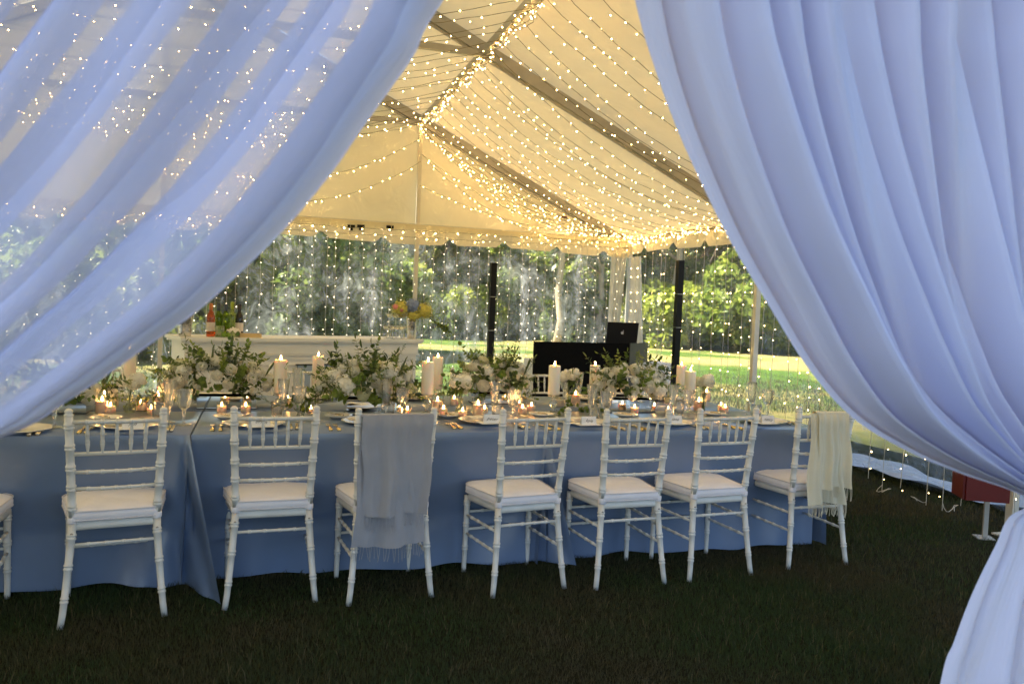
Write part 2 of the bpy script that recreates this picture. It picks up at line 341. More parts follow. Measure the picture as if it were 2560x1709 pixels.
def link(name, me, parent=None, loc=(0, 0, 0), rot=(0, 0, 0), sc=None):
    o = bpy.data.objects.new(name, me); COL.objects.link(o)
    if parent: o.parent = parent
    o.location = loc; o.rotation_euler = rot
    if sc: o.scale = (sc,)*3 if not hasattr(sc, '__len__') else sc
    return o
def build(mb, name, m, parent=None, smooth=True, **k): return link(name, mb.mesh(name, m, smooth), parent, **k)
def tag(o, label=None, cat=None, group=None, kind=None):
    if label: o['label'] = label
    if cat: o['category'] = cat
    if group: o['group'] = group
    if kind: o['kind'] = kind
    return o
def thing(name, label, cat, loc=(0, 0, 0), rz=0, group=None, sc=None):
    o = link(name, None, None, loc, (0, 0, rz), sc); o.empty_display_size = .1
    return tag(o, label, cat, group)
def copy_tree(o, parent=None):
    c = o.copy(); COL.objects.link(c); c.parent = parent
    for ch in KIDS.get(o.name, []): copy_tree(ch, c)
    return c
KIDS = {}
def kids_index():
    KIDS.clear()
    for o in scn.objects:
        if o.parent: KIDS.setdefault(o.parent.name, []).append(o)
def dup(o, loc, rz=0, label=None, group=None, sc=None):
    c = copy_tree(o); c.location = loc; c.rotation_euler = (0, 0, rz)
    if label: c['label'] = label
    if group: c['group'] = group
    if sc: c.scale = (sc,)*3
    return c
def fast_mesh(name, V, Fq, m, smooth=False):
    """V (n,3), Fq (m,k) numpy"""
    me = bpy.data.meshes.new(name); k = Fq.shape[1]
    me.vertices.add(len(V)); me.vertices.foreach_set('co', V.astype(np.float32).ravel())
    me.loops.add(Fq.size); me.loops.foreach_set('vertex_index', Fq.astype(np.int32).ravel())
    me.polygons.add(len(Fq)); me.polygons.foreach_set('loop_start', np.arange(0, Fq.size, k, dtype=np.int32))
    me.polygons.foreach_set('loop_total', np.full(len(Fq), k, dtype=np.int32))
    me.materials.append(m); me.update(calc_edges=True); me.validate()
    if smooth: me.polygons.foreach_set('use_smooth', [True]*len(Fq))
    return me

# ================================================================== SETTING
YB, YR1, YR2, YF = 10.35, 7.25, 4.15, 1.55         # rafters, back gable to front gable
XC, XP, XM = 4.95, 1.90, -1.15                     # right eave, quarter post, ridge
XL, XQ = XM-(XC-XM), XM-(XP-XM)
ZE, ZJ = 2.44, 3.87
SL = (ZJ-ZE)/(XC-XP); ZR = ZE+SL*(XC-XM)
def hill(x, y):
    d = max(0, y-34)+max(0, x-22)*.7+max(0, -x-30)*.6
    return .20*d*(1-math.exp(-d/12))+.25*math.sin(x*.13+1)*math.sin(y*.11)*min(1, max(0, y-14)/10)
gm = MB(); NX, NY = 120, 130
xs = [-220+440*((i/NX)) for i in range(NX+1)]
def gx(a): t_ = a*2-1; return 5+170*(abs(t_)**2.2)*(1 if t_ > 0 else -1)
def gy(b): return -60+260*b if b < 0 else -40+ (b**1.6)*240
gm.grid(lambda a, b: (gx(a), gy(b), hill(gx(a), gy(b))), NX, NY)
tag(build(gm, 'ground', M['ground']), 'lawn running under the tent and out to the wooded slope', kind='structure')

# grass blades under and in front of the tent
def grass(x0, x1, y0, y1, n, h, wd, seed, clump=.0):
    g = np.random.default_rng(seed)
    x = g.uniform(x0, x1, n); y = g.uniform(y0, y1, n)
    hh = h*g.uniform(.5, 1.35, n)*(1+.35*np.sin(x*3.1+np.sin(y*2.3)*2)*np.sin(y*2.7))
    a = g.uniform(0, 2*np.pi, n); ln = g.uniform(.2, .9, n)*hh; la = g.uniform(0, 2*np.pi, n)
    wx, wy = np.cos(a)*wd*g.uniform(.6, 1.3, n), np.sin(a)*wd*g.uniform(.6, 1.3, n); z0 = np.zeros(n)-.003
    mx, my, mz = x+np.cos(la)*ln*.3, y+np.sin(la)*ln*.3, hh*.6
    tx, ty, tz = x+np.cos(la)*ln, y+np.sin(la)*ln, hh
    V = np.stack([np.stack([x-wx, y-wy, z0], 1), np.stack([x+wx, y+wy, z0], 1), np.stack([mx+wx*.7, my+wy*.7, mz], 1),
                  np.stack([mx-wx*.7, my-wy*.7, mz], 1), np.stack([tx, ty, tz], 1)], 1).reshape(-1, 3)
    b = np.arange(n)[:, None]*5
    Fq = np.concatenate([b+np.array([[0, 1, 2]]), b+np.array([[0, 2, 3]]), b+np.array([[3, 2, 4]])], 0)
    return V, Fq
parts = [grass(-1.8, 3.4, 1.9, 4.3, 190000, .024, .0013, 1), grass(2.4, 6.4, 2.4, 7.6, 130000, .026, .0015, 2), grass(-3.2, 5, 4.2, 10.2, 60000, .04, .003, 3),
         grass(-6, 12, 10.2, 18, 60000, .06, .006, 4)]
Vs, Fs, off = [], [], 0
for V, Fq in parts: Vs.append(V); Fs.append(Fq+off); off += len(V)
tag(link('grass', fast_mesh('grass', np.concatenate(Vs), np.concatenate(Fs), M['grass_blade'])), 'short dark mown grass blades under and beside the tent', 'grass', kind='stuff')

V, Fq = grass(-2.2, 5.5, 2.0, 5.2, 9000, .042, .0010, 9)
straw = fast_mesh('dry_grass', V, Fq, mat('dry_straw', (.14, .11, .05), .8, .4, 40)); tag(link('dry_grass', straw), 'scattered dry straw coloured grass blades in the near lawn', 'grass', kind='stuff')
# ------------------------------------------------------------------ trees and bushes behind
def crown_mesh(name, n, rx, ry, rz, size, m, seed, lumps=14):
    g = np.random.default_rng(seed)
    c = g.normal(0, 1, (lumps, 3)); c /= np.linalg.norm(c, axis=1)[:, None]; c *= g.uniform(.35, .8, (lumps, 1)); 
    k = g.integers(0, lumps, n); d = g.normal(0, 1, (n, 3)); d /= np.linalg.norm(d, axis=1)[:, None]
    P = c[k]+d*g.uniform(.75, 1.05, (n, 1))*g.uniform(.24, .46, (lumps, 1))[k]
    P = P*np.array([rx, ry, rz]); 
    a = g.normal(0, 1, (n, 3)); a /= np.linalg.norm(a, axis=1)[:, None]; b = np.cross(a, g.normal(0, 1, (n, 3))); b /= np.linalg.norm(b, axis=1)[:, None]
    s = size*g.uniform(.5, 1.3, (n, 1))
    V = np.stack([P-a*s, P-b*s*.5, P+a*s, P+b*s*.5], 1).reshape(-1, 3)
    return fast_mesh(name, V, np.arange(n*4).reshape(-1, 4), m)
crowns = [crown_mesh('crown', 7000, 3.2, 3.2, 3.8, .20, M['tree_leaf'], 11), crown_mesh('crown', 8000, 2.8, 2.8, 4.6, .20, M['tree_leaf_dark'], 12),
          crown_mesh('crown', 7000, 3.6, 3.4, 3.4, .22, M['tree_leaf'], 13)]
bushes = [crown_mesh('foliage', 5200, 1.7, 1.5, 1.5, .13, M['bush_leaf'], 21, 12), crown_mesh('foliage', 5200, 2.0, 1.6, 1.7, .14, M['tree_leaf'], 22, 12),
          crown_mesh('foliage', 5200, 1.8, 1.7, 2.0, .14, M['tree_leaf_dark'], 23, 12)]
def trunk_mesh(h, r, seed, m):
    q = random.Random(seed); b = MB(); pts = []; x = y = 0
    for i in range(9):
        pts.append((x, y, h*i/8-.3)); x += q.uniform(-.14, .14)*h/8; y += q.uniform(-.1, .1)*h/8
    b.tube(pts, [r*(1.25 if i == 0 else 1-.07*i) for i in range(9)], 9)
    for i in range(6):
        z = pts[3+i % 5]; a = q.uniform(0, 6.3); l = h*q.uniform(.18, .32)
        b.tube([z, (z[0]+math.cos(a)*l*.5, z[1]+math.sin(a)*l*.5, z[2]+l*.35), (z[0]+math.cos(a)*l, z[1]+math.sin(a)*l, z[2]+l*.9)], [r*.4, r*.28, r*.12], 6)
    return b.mesh('trunk', m)
trunks = [trunk_mesh(9, .20, 1, M['bark']), trunk_mesh(10, .17, 2, M['bark_pale']), trunk_mesh(9, .24, 3, M['bark'])]
TREES = [(-15, 41, 0), (-9, 38, 2), (-3.5, 37, 1), (1.5, 38, 0), (5, 36, 1), (8.5, 38, 2), (12, 32, 1), (14.5, 33, 1), (17, 31, 1), (20, 36, 0), (24, 33, 2), (28, 30, 0),
         (-11, 40, 1), (-4, 42, 0), (3, 43, 2), (10, 44, 0), (17, 43, 1), (25, 42, 2), (32, 38, 0), (-20, 36, 2), (33, 24, 2), (38, 30, 1), (27, 21, 0), (-24, 34, 0), (-4.5, 20, 1)]
kindtxt = ['leafy mid green tree with grey trunk', 'slender dark leaved tree with pale trunk', 'broad round crowned tree with thick trunk']
for i, (x, y, k) in enumerate(TREES):
    z = hill(x, y); s = rnd.uniform(.85, 1.2)
    wh = 'left of bar' if x < -2 else 'behind the bar' if x < 5 else 'behind the speakers' if x < 16 else 'right of the tent'
    dp = 'nearest row' if y < 34 else 'further up the slope'
    o = thing('tree', f'{kindtxt[k]} standing {wh}, {dp}', 'tree', (x, y, z), rnd.uniform(0, 6), 'trees beyond the tent', s)
    link('trunk', trunks[k], o); link('crown', crowns[k], o, (0, 0, 7.4))
btxt = ['sunlit yellow green bush', 'mid green bush', 'dark green bush']  # sunlight is put into the leaf colour of the yellow green kind
for i in range(124):
    if i >= 112:
        x = -11+(i-112)*1.25+rnd.uniform(-.4, .4); y = 18.5+rnd.uniform(-1, 2.2); k = (1, 2, 1, 0)[i % 4]
    elif i >= 58:
        x = -30+(i-58)*1.55+rnd.uniform(-1, 1); y = 40+((i-58) % 3)*4.2+rnd.uniform(-1.5, 1.5); k = rnd.choice((0, 1, 1, 2))
    elif i < 34:
        x = -22+i*1.75+rnd.uniform(-.8, .8); y = 35+rnd.uniform(-2.5, 3); k = rnd.choice((1, 2, 2, 0))
    else:
        j = i-34; x = 15+rnd.uniform(-1.5, 1.5)+(j % 12)*1.7; y = 22+rnd.uniform(0, 3)+(j//12)*6 + (j % 12)*-.2; k = rnd.choice((0, 0, 1))
        if x < 19 and y < 27: x += 6
    s = rnd.uniform(.8, 1.5)*(.85 if i >= 112 else 1.45 if i >= 58 else 1)
    wh = 'left of the bar' if x < -4 else 'behind the bar' if x < 5 else 'behind the speakers' if x < 16 else 'beyond the right tent wall'
    o = thing('bush', f'{btxt[k]} {"close to the tent" if i >= 112 else "up the slope" if i >= 58 else "at the wood edge"} {wh}', 'bush', (x, y, hill(x, y)), rnd.uniform(0, 6), 'bushes along the wood edge', s)
    link('foliage', bushes[k], o, (0, 0, 1.2))

# ------------------------------------------------------------------ tent
tent = thing('frame_tent', 'white frame tent with clear side walls and grey aluminium roof frame', 'tent', (0, 0, 0))
def post(x, y, z1=ZE, s=.055, z0=0):
    b = MB(); b.box((x-s/2, y-s/2, z0), (x+s/2, y+s/2, z1)); b.box((x-.08, y-.08, z0), (x+.08, y+.08, z0+.012)); build(b, 'post', M['post'], tent, False)
for y in (YB, YR1, YR2, YF):
    post(XC, y); post(XL, y)
def roofz(x): return ZR-SL*abs(x-XM)
for x in (XP, XM, XQ): post(x, YB, roofz(x)-.1, .05)
for x in (XP+.45, XM-.2): post(x, YF, roofz(x)-.1, .05)
for y in (YB, YR1, YR2, YF):
    for sx in (1, -1):
        b = MB(); xe = XM+sx*(XC-XM)
        b.beam((XM, y, ZR-.09), (xe, y, ZE-.09+.03), .06, .11, mi=0)
        b.beam((XM, y, ZR-.17), (xe, y, ZE-.17+.03), .02, .02); build(b, 'rafter', M['aluminium'], tent, False)
for y in (YR1, YR2, YB):
    b = MB(); b.beam((XQ, y, ZJ-.11), (XP, y, ZJ-.11), .05, .06); build(b, 'collar_beam', M['aluminium'], tent, False)
for x, z in ((XP, ZJ-.10), (XQ, ZJ-.10), (XM, ZR-.08)):
    b = MB(); b.beam((x, YF, z), (x, YB, z), .06, .07); build(b, 'purlin', M['aluminium'], tent, False)
for x in (XC, XL):
    b = MB(); b.beam((x, YF, ZE-.01), (x, YB, ZE-.01), .06, .07); build(b, 'eave_beam', M['aluminium'], tent, False)
for y in (YB, YF):
    b = MB(); b.beam((XL, y, ZE), (XC, y, ZE), .05, .05); build(b, 'eave_beam', M['post'], tent, False)
for i in range(3):
    ya, yb = (YB, YR1, YR2, YF)[i+1], (YB, YR1, YR2, YF)[i]
    for sx in (1, -1):
        b = MB()
        def f(a, c, sx=sx):
            x = XM+sx*(XC-XM+.03)*a; y = ya+(yb-ya)*c
            sag = .014*abs(math.sin(math.pi*y/.54))*(.4+.6*math.sin(math.pi*a))+.045*math.sin(math.pi*c)*math.sin(math.pi*min(1, a*1.02))+.012*math.sin(a*25+c*9)*math.sin(math.pi*c)
            return (x, y, ZR-SL*abs(x-XM)-sag+.0)
        b.grid(f, 50, 64); build(b, 'roof_panel', M['roof'], tent)
for y, dy in ((YB, .04), (YF, -.04)):  # front gable set is out of view, added to block sky light
    for xa, xb in ((XL, XQ), (XQ, XM), (XM, XP), (XP, XC)):
        b = MB()
        def f(a, c):
            x = xa+(xb-xa)*a; z1 = roofz(x)-.02; z = ZE+(z1-ZE)*c
            return (x, y+dy+.02*math.sin(a*9+c*3)*math.sin(math.pi*a), z)
        b.grid(f, 20, 10); build(b, 'gable_panel', M['gable'], tent)
def valance(p0, p1, seed, n_notch, drop=.24):
    q = random.Random(seed); b = MB(); p0, p1 = Vector(p0), Vector(p1); L = (p1-p0).length; N = int(L*28)
    nrm = Vector((0, 0, 1)).cross(p1-p0).normalized(); nk = [(i+.5)/n_notch+q.uniform(-.1, .1)/n_notch for i in range(n_notch)]
    def f(a, c):
        p = p0.lerp(p1, a); d = drop+.015*math.sin(a*L*2.1+seed)
        for k in nk:
            e = abs(a-k)*L
            if e < .10: d -= .085*(1-e/.10)
        return p+Vector((0, 0, -d*c))+nrm*(.02*math.sin(a*L*5)*c+.05*c)
    b.grid(f, N, 4); build(b, 'valance', M['gable'], tent)
valance((XL, YB-.05, ZE+.01), (XM, YB-.05, ZE+.01), 1, 8); valance((XM, YB-.05, ZE+.01), (XC, YB-.05, ZE+.01), 2, 8)
valance((XC-.03, YB, ZE+.01), (XC-.03, YF, ZE+.01), 3, 11, .20); valance((XL, YF, ZE), (XL, YB, ZE), 4, 11, .20)
def wall(p0, p1, m, seed, amp, flare=0, z1=ZE-.02, nw=26):
    q = random.Random(seed); b = MB(); p0, p1 = Vector(p0), Vector(p1); L = (p1-p0).length; nrm = Vector((0, 0, 1)).cross(p1-p0).normalized()
    ph = [q.uniform(0, 6) for _ in range(4)]
    def f(a, c):
        p = p0.lerp(p1, a); k = amp*(1-.4*c)
        o = k*(math.sin(a*L*7+ph[0]+c*1.5)+.5*math.sin(a*L*17+ph[1]-c*2)+.3*math.sin(a*L*31+ph[2]+c*3))
        return p+Vector((0, 0, .02+(z1-.02)*c))+nrm*(o-flare*(1-c)**3)
    b.grid(f, max(30, int(L*nw)), 16); return build(b, 'wall_panel', m, tent)
wall((XL, YB+.06, 0), (XQ, YB+.06, 0), M['vinyl'], 1, .012); wall((XQ, YB+.06, 0), (XM-.01, YB+.06, 0), M['vinyl'], 2, .012)
wall((XM+.01, YB+.07, 0), (XP-.01, YB+.07, 0), M['vinyl'], 3, .014); wall((XP+.01, YB+.06, 0), (XC-.02, YB+.06, 0), M['vinyl'], 4, .014)
wall((XC+.06, YB, 0), (XC+.06, YR1+.01, 0), M['vinyl_side'], 5, .02, -.35); wall((XC+.06, YR1-.01, 0), (XC+.06, YR2+.01, 0), M['vinyl_side'], 6, .02, -.5)
wall((XC+.06, YR2-.01, 0), (XC+.06, YF, 0), M['vinyl_side'], 7, .02, -.5)
wall((XL-.06, YF, 0), (XL-.06, YB, 0), M['vinyl'], 8, .014)
wall((XL, YF-.05, 0), (XM-.22, YF-.05, 0), M['gable'], 9, .02)  # unseen solid front wall, added to keep light off the left side
# gathered cloudy wall edge beside the back right corner
for (x0, x1, y) in ((XC-.30, XC-.05, YB-.02),):
    b = MB(); b.grid(lambda a, c: (x0+(x1-x0)*a*(1-.25*math.sin(c*math.pi)), y+.03*math.sin(a*26), .05+2.2*c), 40, 10); build(b, 'gathered_wall_edge', M['vinyl_cloudy'], tent)
b = MB(); b.grid(lambda a, c: (XC-.03+.02*math.sin(a*30), YB-.1-.30*a-(1-c)*.35*a, .05+2.15*c), 30, 10); build(b, 'gathered_wall_edge', M['vinyl_cloudy'], tent)
# vinyl skirt lying on the grass outside the right wall
b = MB(); b.grid(lambda a, c: (XC+.50+.42*c+.05*math.sin(a*19), 4.2+5.6*a, .05+.035*math.sin(a*37+c*5)*math.sin(c*8+a*11)+.02), 120, 14)
build(b, 'wall_skirt', mat('skirt_vinyl', (.42, .47, .52), .12, .1, 6, trans=.15), tent)
# straps and ratchets on the back eave beam
for u in (878, 902, 975):
    p = by(u, 566 if u < 950 else 568, YB-.07); b = MB(); b.box((p.x-.045, p.y-.02, p.z-.015), (p.x+.045, p.y+.02, p.z+.02)); b.box((p.x-.02, p.y-.022, p.z-.05), (p.x+.02, p.y+.022, p.z-.01)); build(b, 'ratchet', M['black_gloss'], tent, False)
p = by(1408, 542, YB+.0); b = MB(); b.box((p.x-.06, YB+.015, p.z-.012), (p.x+.06, YB+.02, p.z+.012)); build(b, 'red_tag', M['red'], tent, False)

# ------------------------------------------------------------------ string lights
def ico(b, c, r, mi=0):
    x, y, z = c; b.add([(x, y, z+r), (x+r, y, z), (x, y+r, z), (x-r, y, z), (x, y-r, z), (x, y, z-r)],
        [(0, 1, 2), (0, 2, 3), (0, 3, 4), (0, 4, 1), (5, 2, 1), (5, 3, 2), (5, 4, 3), (5, 1, 4)], mi)
def string(p0, p1, sag, seed, spacing=.12, r=.0052, wob=.012, end=1.0):
    q = random.Random(seed); p0, p1 = Vector(p0), Vector(p1); L = (p1-p0).length; W = MB(); B = MB(); N = max(8, int(L*6))
    def P(t_): return p0.lerp(p1, t_)+Vector((0, 0, -sag*4*t_*(1-t_)))
    pts = [P(i/N)+Vector((q.uniform(-wob, wob), q.uniform(-wob, wob), q.uniform(-wob, wob)*.6)) for i in range(N+1)]
    W.tube(pts, .0028, 3, False)
    t_ = q.uniform(0, spacing)/L
    while t_ < 1:
        i = min(N-1, int(t_*N)); p = pts[i].lerp(pts[i+1], t_*N-i)+Vector((q.uniform(-.02, .02), q.uniform(-.02, .02), q.uniform(-.03, .005)))
        ico(B, p, r*q.choice((.8, 1, 1, 1.15))); t_ += spacing*q.uniform(.45, 1.55)/L
    return W, B
def hang_string(a, b_, sag, seed, label, group, wire='wire_dark', bulb='bulb', **k):
    a = Vector(a); W, B = string((0, 0, 0), Vector(b_)-a, sag, seed, **k)
    o = thing('string_light', label, 'string light', a, 0, group)
    build(W, 'wire', M[wire], o); tag(build(B, 'bulb_chain', M[bulb], o, False), kind='stuff')
    return o
sid = 100
ys = [YB-.12-i*.27 for i in range(31)]
for y in ys:                                                   # purlin to right eave
    sid += 1
    if abs(y-YR1) < .08 or abs(y-YR2) < .08: y += .12
    hang_string((XP, y+rnd.uniform(-.03, .03), ZJ-.15), (XC-.05, y-.25+rnd.uniform(-.05, .05), ZE-.03), .30+rnd.uniform(-.04, .05), sid,
                'warm fairy light string sagging from the roof purlin down to the right eave', 'fairy light strings under the right roof slope')
ys2 = [YB-.12-i*.27 for i in range(31)]
for y in ys2:                                                  # purlin across to the left purlin, under the ridge
    sid += 1
    hang_string((XP, y+rnd.uniform(-.03, .03), ZJ-.15), (XQ, y+rnd.uniform(-.06, .06), ZJ-.15), .52+rnd.uniform(-.06, .06), sid,
                'warm fairy light string swagged across under the ridge from purlin to purlin', 'fairy light strings under the ridge', spacing=.18)
for (a, b_, s, n) in (((XP, YB-.12, ZJ-.2), (XC-.1, YB-.12, ZE+.05), .42, 5),):
    for k in range(n):
        sid += 1; hang_string(Vector(a)+Vector((0, -.02*k, -.02*k)), Vector(b_)+Vector((0, -.03*k, 0)), s-.05*k, sid, 'warm fairy light string sagging below the right half of the back gable rafter', 'fairy light strings along the back gable')
for k, (z0_, z1_, s) in enumerate(((3.35, 2.5, .28), (2.95, 2.5, .18), (3.35, 2.46, .42))):
    sid += 1; hang_string((XP, YB-.1, z0_), (XC-.1, YB-.1, z1_), s, sid, ['fairy light string looping from high on the gable post to the right corner', 'lowest fairy light string from the gable post to the right corner', 'deepest sagging fairy light string right of the gable post'][k], 'loose fairy lights on the back gable')
for k, (z0_, z1_, s) in enumerate(((3.55, 3.1, .42), (3.25, 2.9, .45))):
    sid += 1; hang_string((XP, YB-.1, z0_), (XM, YB-.1, z1_), s, sid, ['upper loose fairy light string swagged left from the gable post', 'lower loose fairy light string swagged left from the gable post'][k], 'loose fairy lights on the back gable')
for x, z, nm_, n in ((XP, ZJ-.16, 'the lit roof purlin', 4), (XC-.07, ZE-.01, 'the right eave beam', 6)):  # bundles wound along beams
    for k in range(n):
        sid += 1; hang_string((x+rnd.uniform(-.04, .04), YB-.05, z+rnd.uniform(-.05, .04)), (x+rnd.uniform(-.04, .04), YF+.1, z+rnd.uniform(-.05, .04)), .0, sid,
            f'fairy light string bunched along {nm_}', f'fairy lights along {nm_}', spacing=.15, wob=.05)
for z, k in ((ZE-.04, 0), (ZE-.12, 1)):
    sid += 1; hang_string((XL+.1, YB-.14, z), (XC-.1, YB-.14, z), .05, sid, ['upper', 'lower'][k]+' fairy light string pinned along the back valance', 'fairy lights along the back valance', spacing=.22, r=.007)
# curtain strings: four shapes of hanging drop, shared
drops = []
for k in range(5):
    W, B = string((0, 0, 0), (0, 0, -2.28 if k < 4 else -2.36), 0, 900+k, spacing=.105, r=.0052, wob=.007)
    if k == 4:
        q = random.Random(5); pts = [(0, 0, -2.3)]
        for j in range(8): pts.append((pts[-1][0]+q.uniform(-.03, .03), pts[-1][1]-.035*math.cos(j*.9), -2.33-.03*math.sin(j)*.8))
        W.tube(pts, .0028, 3, False)
        for pt in pts[::2]: ico(B, pt, .006)
    drops.append((W.mesh('wire', M['wire_white']), B.mesh('bulb_chain', M['bulb_wall'], False), string((0, 0, 0), (0, 0, -2.3), 0, 950+k, spacing=.17, r=.006, wob=.007)[1].mesh('bulb_chain', M['bulb_side'], False)))
def drop(x, y, k, label, group, warm=0):
    o = thing('light_strand', label, 'string light', (x, y, ZE-.03), rnd.uniform(0, 6.28), group); link('wire', drops[k][0], o); tag(link('bulb_chain', drops[k][1+warm], o), kind='stuff')
x = XL+.3
while x < XC-.1:
    if x > -4.5:
        side = 'left of the ridge post' if x < XM else 'behind the bar' if x < XP else 'right of the gable post'
        drop(x, YB-.10+rnd.uniform(-.03, .02), rnd.randrange(4), f'vertical fairy light strand on the clear back wall {side}', f'fairy light strands on the back wall {side}')
    x += rnd.choice((.10, .13, .15, .17))
y = YB-.2
while y > 2.6:
    sec = 'between corner and second post' if y > YR1 else 'nearest the camera above the grass'
    drop(XC-.06+rnd.uniform(-.02, .02), y, 4 if y < YR1-.5 and rnd.random() < .4 else rnd.randrange(4), f'fairy light strand on the right wall {sec}', f'fairy light strands on the right wall {sec}', 1)
    y -= rnd.choice((.16, .20, .24))

# ------------------------------------------------------------------ curtains
def catmull(P, t_):
    n = len(P)-1; x = max(0, min(n-1e-6, t_*n)); i = int(x); f = x-i
    p0, p1, p2, p3 = P[max(i-1, 0)], P[i], P[i+1], P[min(i+2, n)]
    return tuple(.5*((2*b)+(c-a)*f+(2*a-5*b+4*c-d)*f*f+(3*b-a-3*c+d)*f**3) for a, b, c, d in zip(p0, p1, p2, p3))
YC = 1.62; PS = 1.0898
def wpts(L): return [((q := by(u*PS, v*PS, YC)).x, q.z) for u, v in L]
def curtain(name, label, inner, outer, m, nf, amp, seed, group, nu=420, nv=150, power=1.0):
    q = random.Random(seed); ph = [q.uniform(0, 6.28) for _ in range(6)]; b = MB()
    def f(a, t_):
        I, O = catmull(inner, t_), catmull(outer, t_)
        gap = math.hypot(I[0]-O[0], I[1]-O[1]); k = min(1, gap/1.3)
        am = amp(t_)*(0.28+.72*k)
        th = 2*math.pi*nf*(a**.92)+.6*math.sin(4*a*6.28+ph[4])
        edge = min(1, a*9)
        s = math.sin(th+ph[0]+.9*math.sin(t_*2.4+a*5))*edge
        y = am*(s+.35*math.sin(2.3*th+ph[1]+t_*3)*edge+.25*math.sin(.37*th+ph[2]-t_*2))
        a2 = a+.40/nf/6.28*2.2*math.cos(th+ph[0]+.9*math.sin(t_*2.4+a*5))*edge*power
        a2 = max(0, min(1.02, a2))
        x = I[0]+(O[0]-I[0])*a2; z = I[1]+(O[1]-I[1])*a2
        return (x, YC+y, z)
    b.grid(f, nu, nv); me = b.mesh(name, M[m]); uv = me.uv_layers.new(name='UVMap')
    li = np.zeros(len(me.loops), dtype=np.int32); me.loops.foreach_get('vertex_index', li)
    uvs = np.stack([(li % (nu+1))/nu, (li//(nu+1))/nv], 1).astype(np.float32); uv.data.foreach_set('uv', uvs.ravel())
    o = link(name, me); tag(o, label, 'curtain', group); return o
li_ = [(.60, 2.46)]+wpts([(1018, 0), (952, 123), (896, 204), (826, 302), (773, 380), (691, 482), (624, 555), (550, 626), (459, 709), (351, 785), (254, 854), (156, 919), (0, 1006)])+[(-.80, 1.03), (-1.22, .90)]
n_ = len(li_)-1
lo0 = [(-.30, 2.46), (-.40, 2.33), (-.47, 2.21), (-.53, 2.09), (-.60, 1.97), (-.67, 1.84), (-.74, 1.71), (-.82, 1.57), (-.90, 1.43), (-.98, 1.29), (-1.07, 1.16), (-1.15, 1.04), (-1.26, .95)]
lo_ = [catmull(lo0, i/n_) for i in range(n_+1)]
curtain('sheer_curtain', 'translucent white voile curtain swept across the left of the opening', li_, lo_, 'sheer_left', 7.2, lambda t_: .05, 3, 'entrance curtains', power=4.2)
ri_ = [(.66, 2.46)]+wpts([(1465, 0), (1497, 120), (1552, 280), (1612, 420), (1680, 560), (1762, 700), (1855, 850), (1955, 960), (2080, 1035), (2200, 1085), (2310, 1122)])
n_ = len(ri_)-1
tie = by(2420*PS, 1150*PS, YC)
ro_ = [(2.75-.45*(i/n_)**2, 2.46-(2.46-tie.z-.10)*(i/n_)) for i in range(n_+1)]
rc = curtain('draped_curtain', 'full white curtain gathered to the right and tied back low', ri_+[(tie.x-.02, tie.z-.02)], ro_+[(tie.x+.08, tie.z+.02)], 'sheer_right', 18, lambda t_: .09, 8, 'entrance curtains', power=1.9)
# tail below the tie: one child sheet plus the tieback
low_i = [(tie.x-.03, tie.z)]+wpts([(2318, 1180), (2282, 1250), (2230, 1360), (2190, 1470), (2160, 1568)]); low_i.append((low_i[-1][0]-.06, .02))
low_o = [(tie.x+.08, tie.z+.0)]+[(tie.x+.12+.55*(i/6), tie.z*(1-i/6)+.02) for i in range(1, 7)]
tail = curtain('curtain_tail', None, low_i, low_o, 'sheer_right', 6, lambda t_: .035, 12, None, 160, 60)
del tail['category']; tail.parent = rc
b = MB(); b.lathe([(.055, -.03), (.07, -.015), (.072, .015), (.055, .03)], 24, caps=False); build(b, 'tieback', M['white_cloth'], rc, loc=(tie.x+.03, YC, tie.z))
rod = MB(); rod.tube([(XM-.25, YC, 2.475), (XP+.9, YC, 2.475)], .018, 10)
tag(build(rod, 'curtain_rod', M['aluminium']), 'grey metal rod the entrance curtains hang from', 'curtain rod')

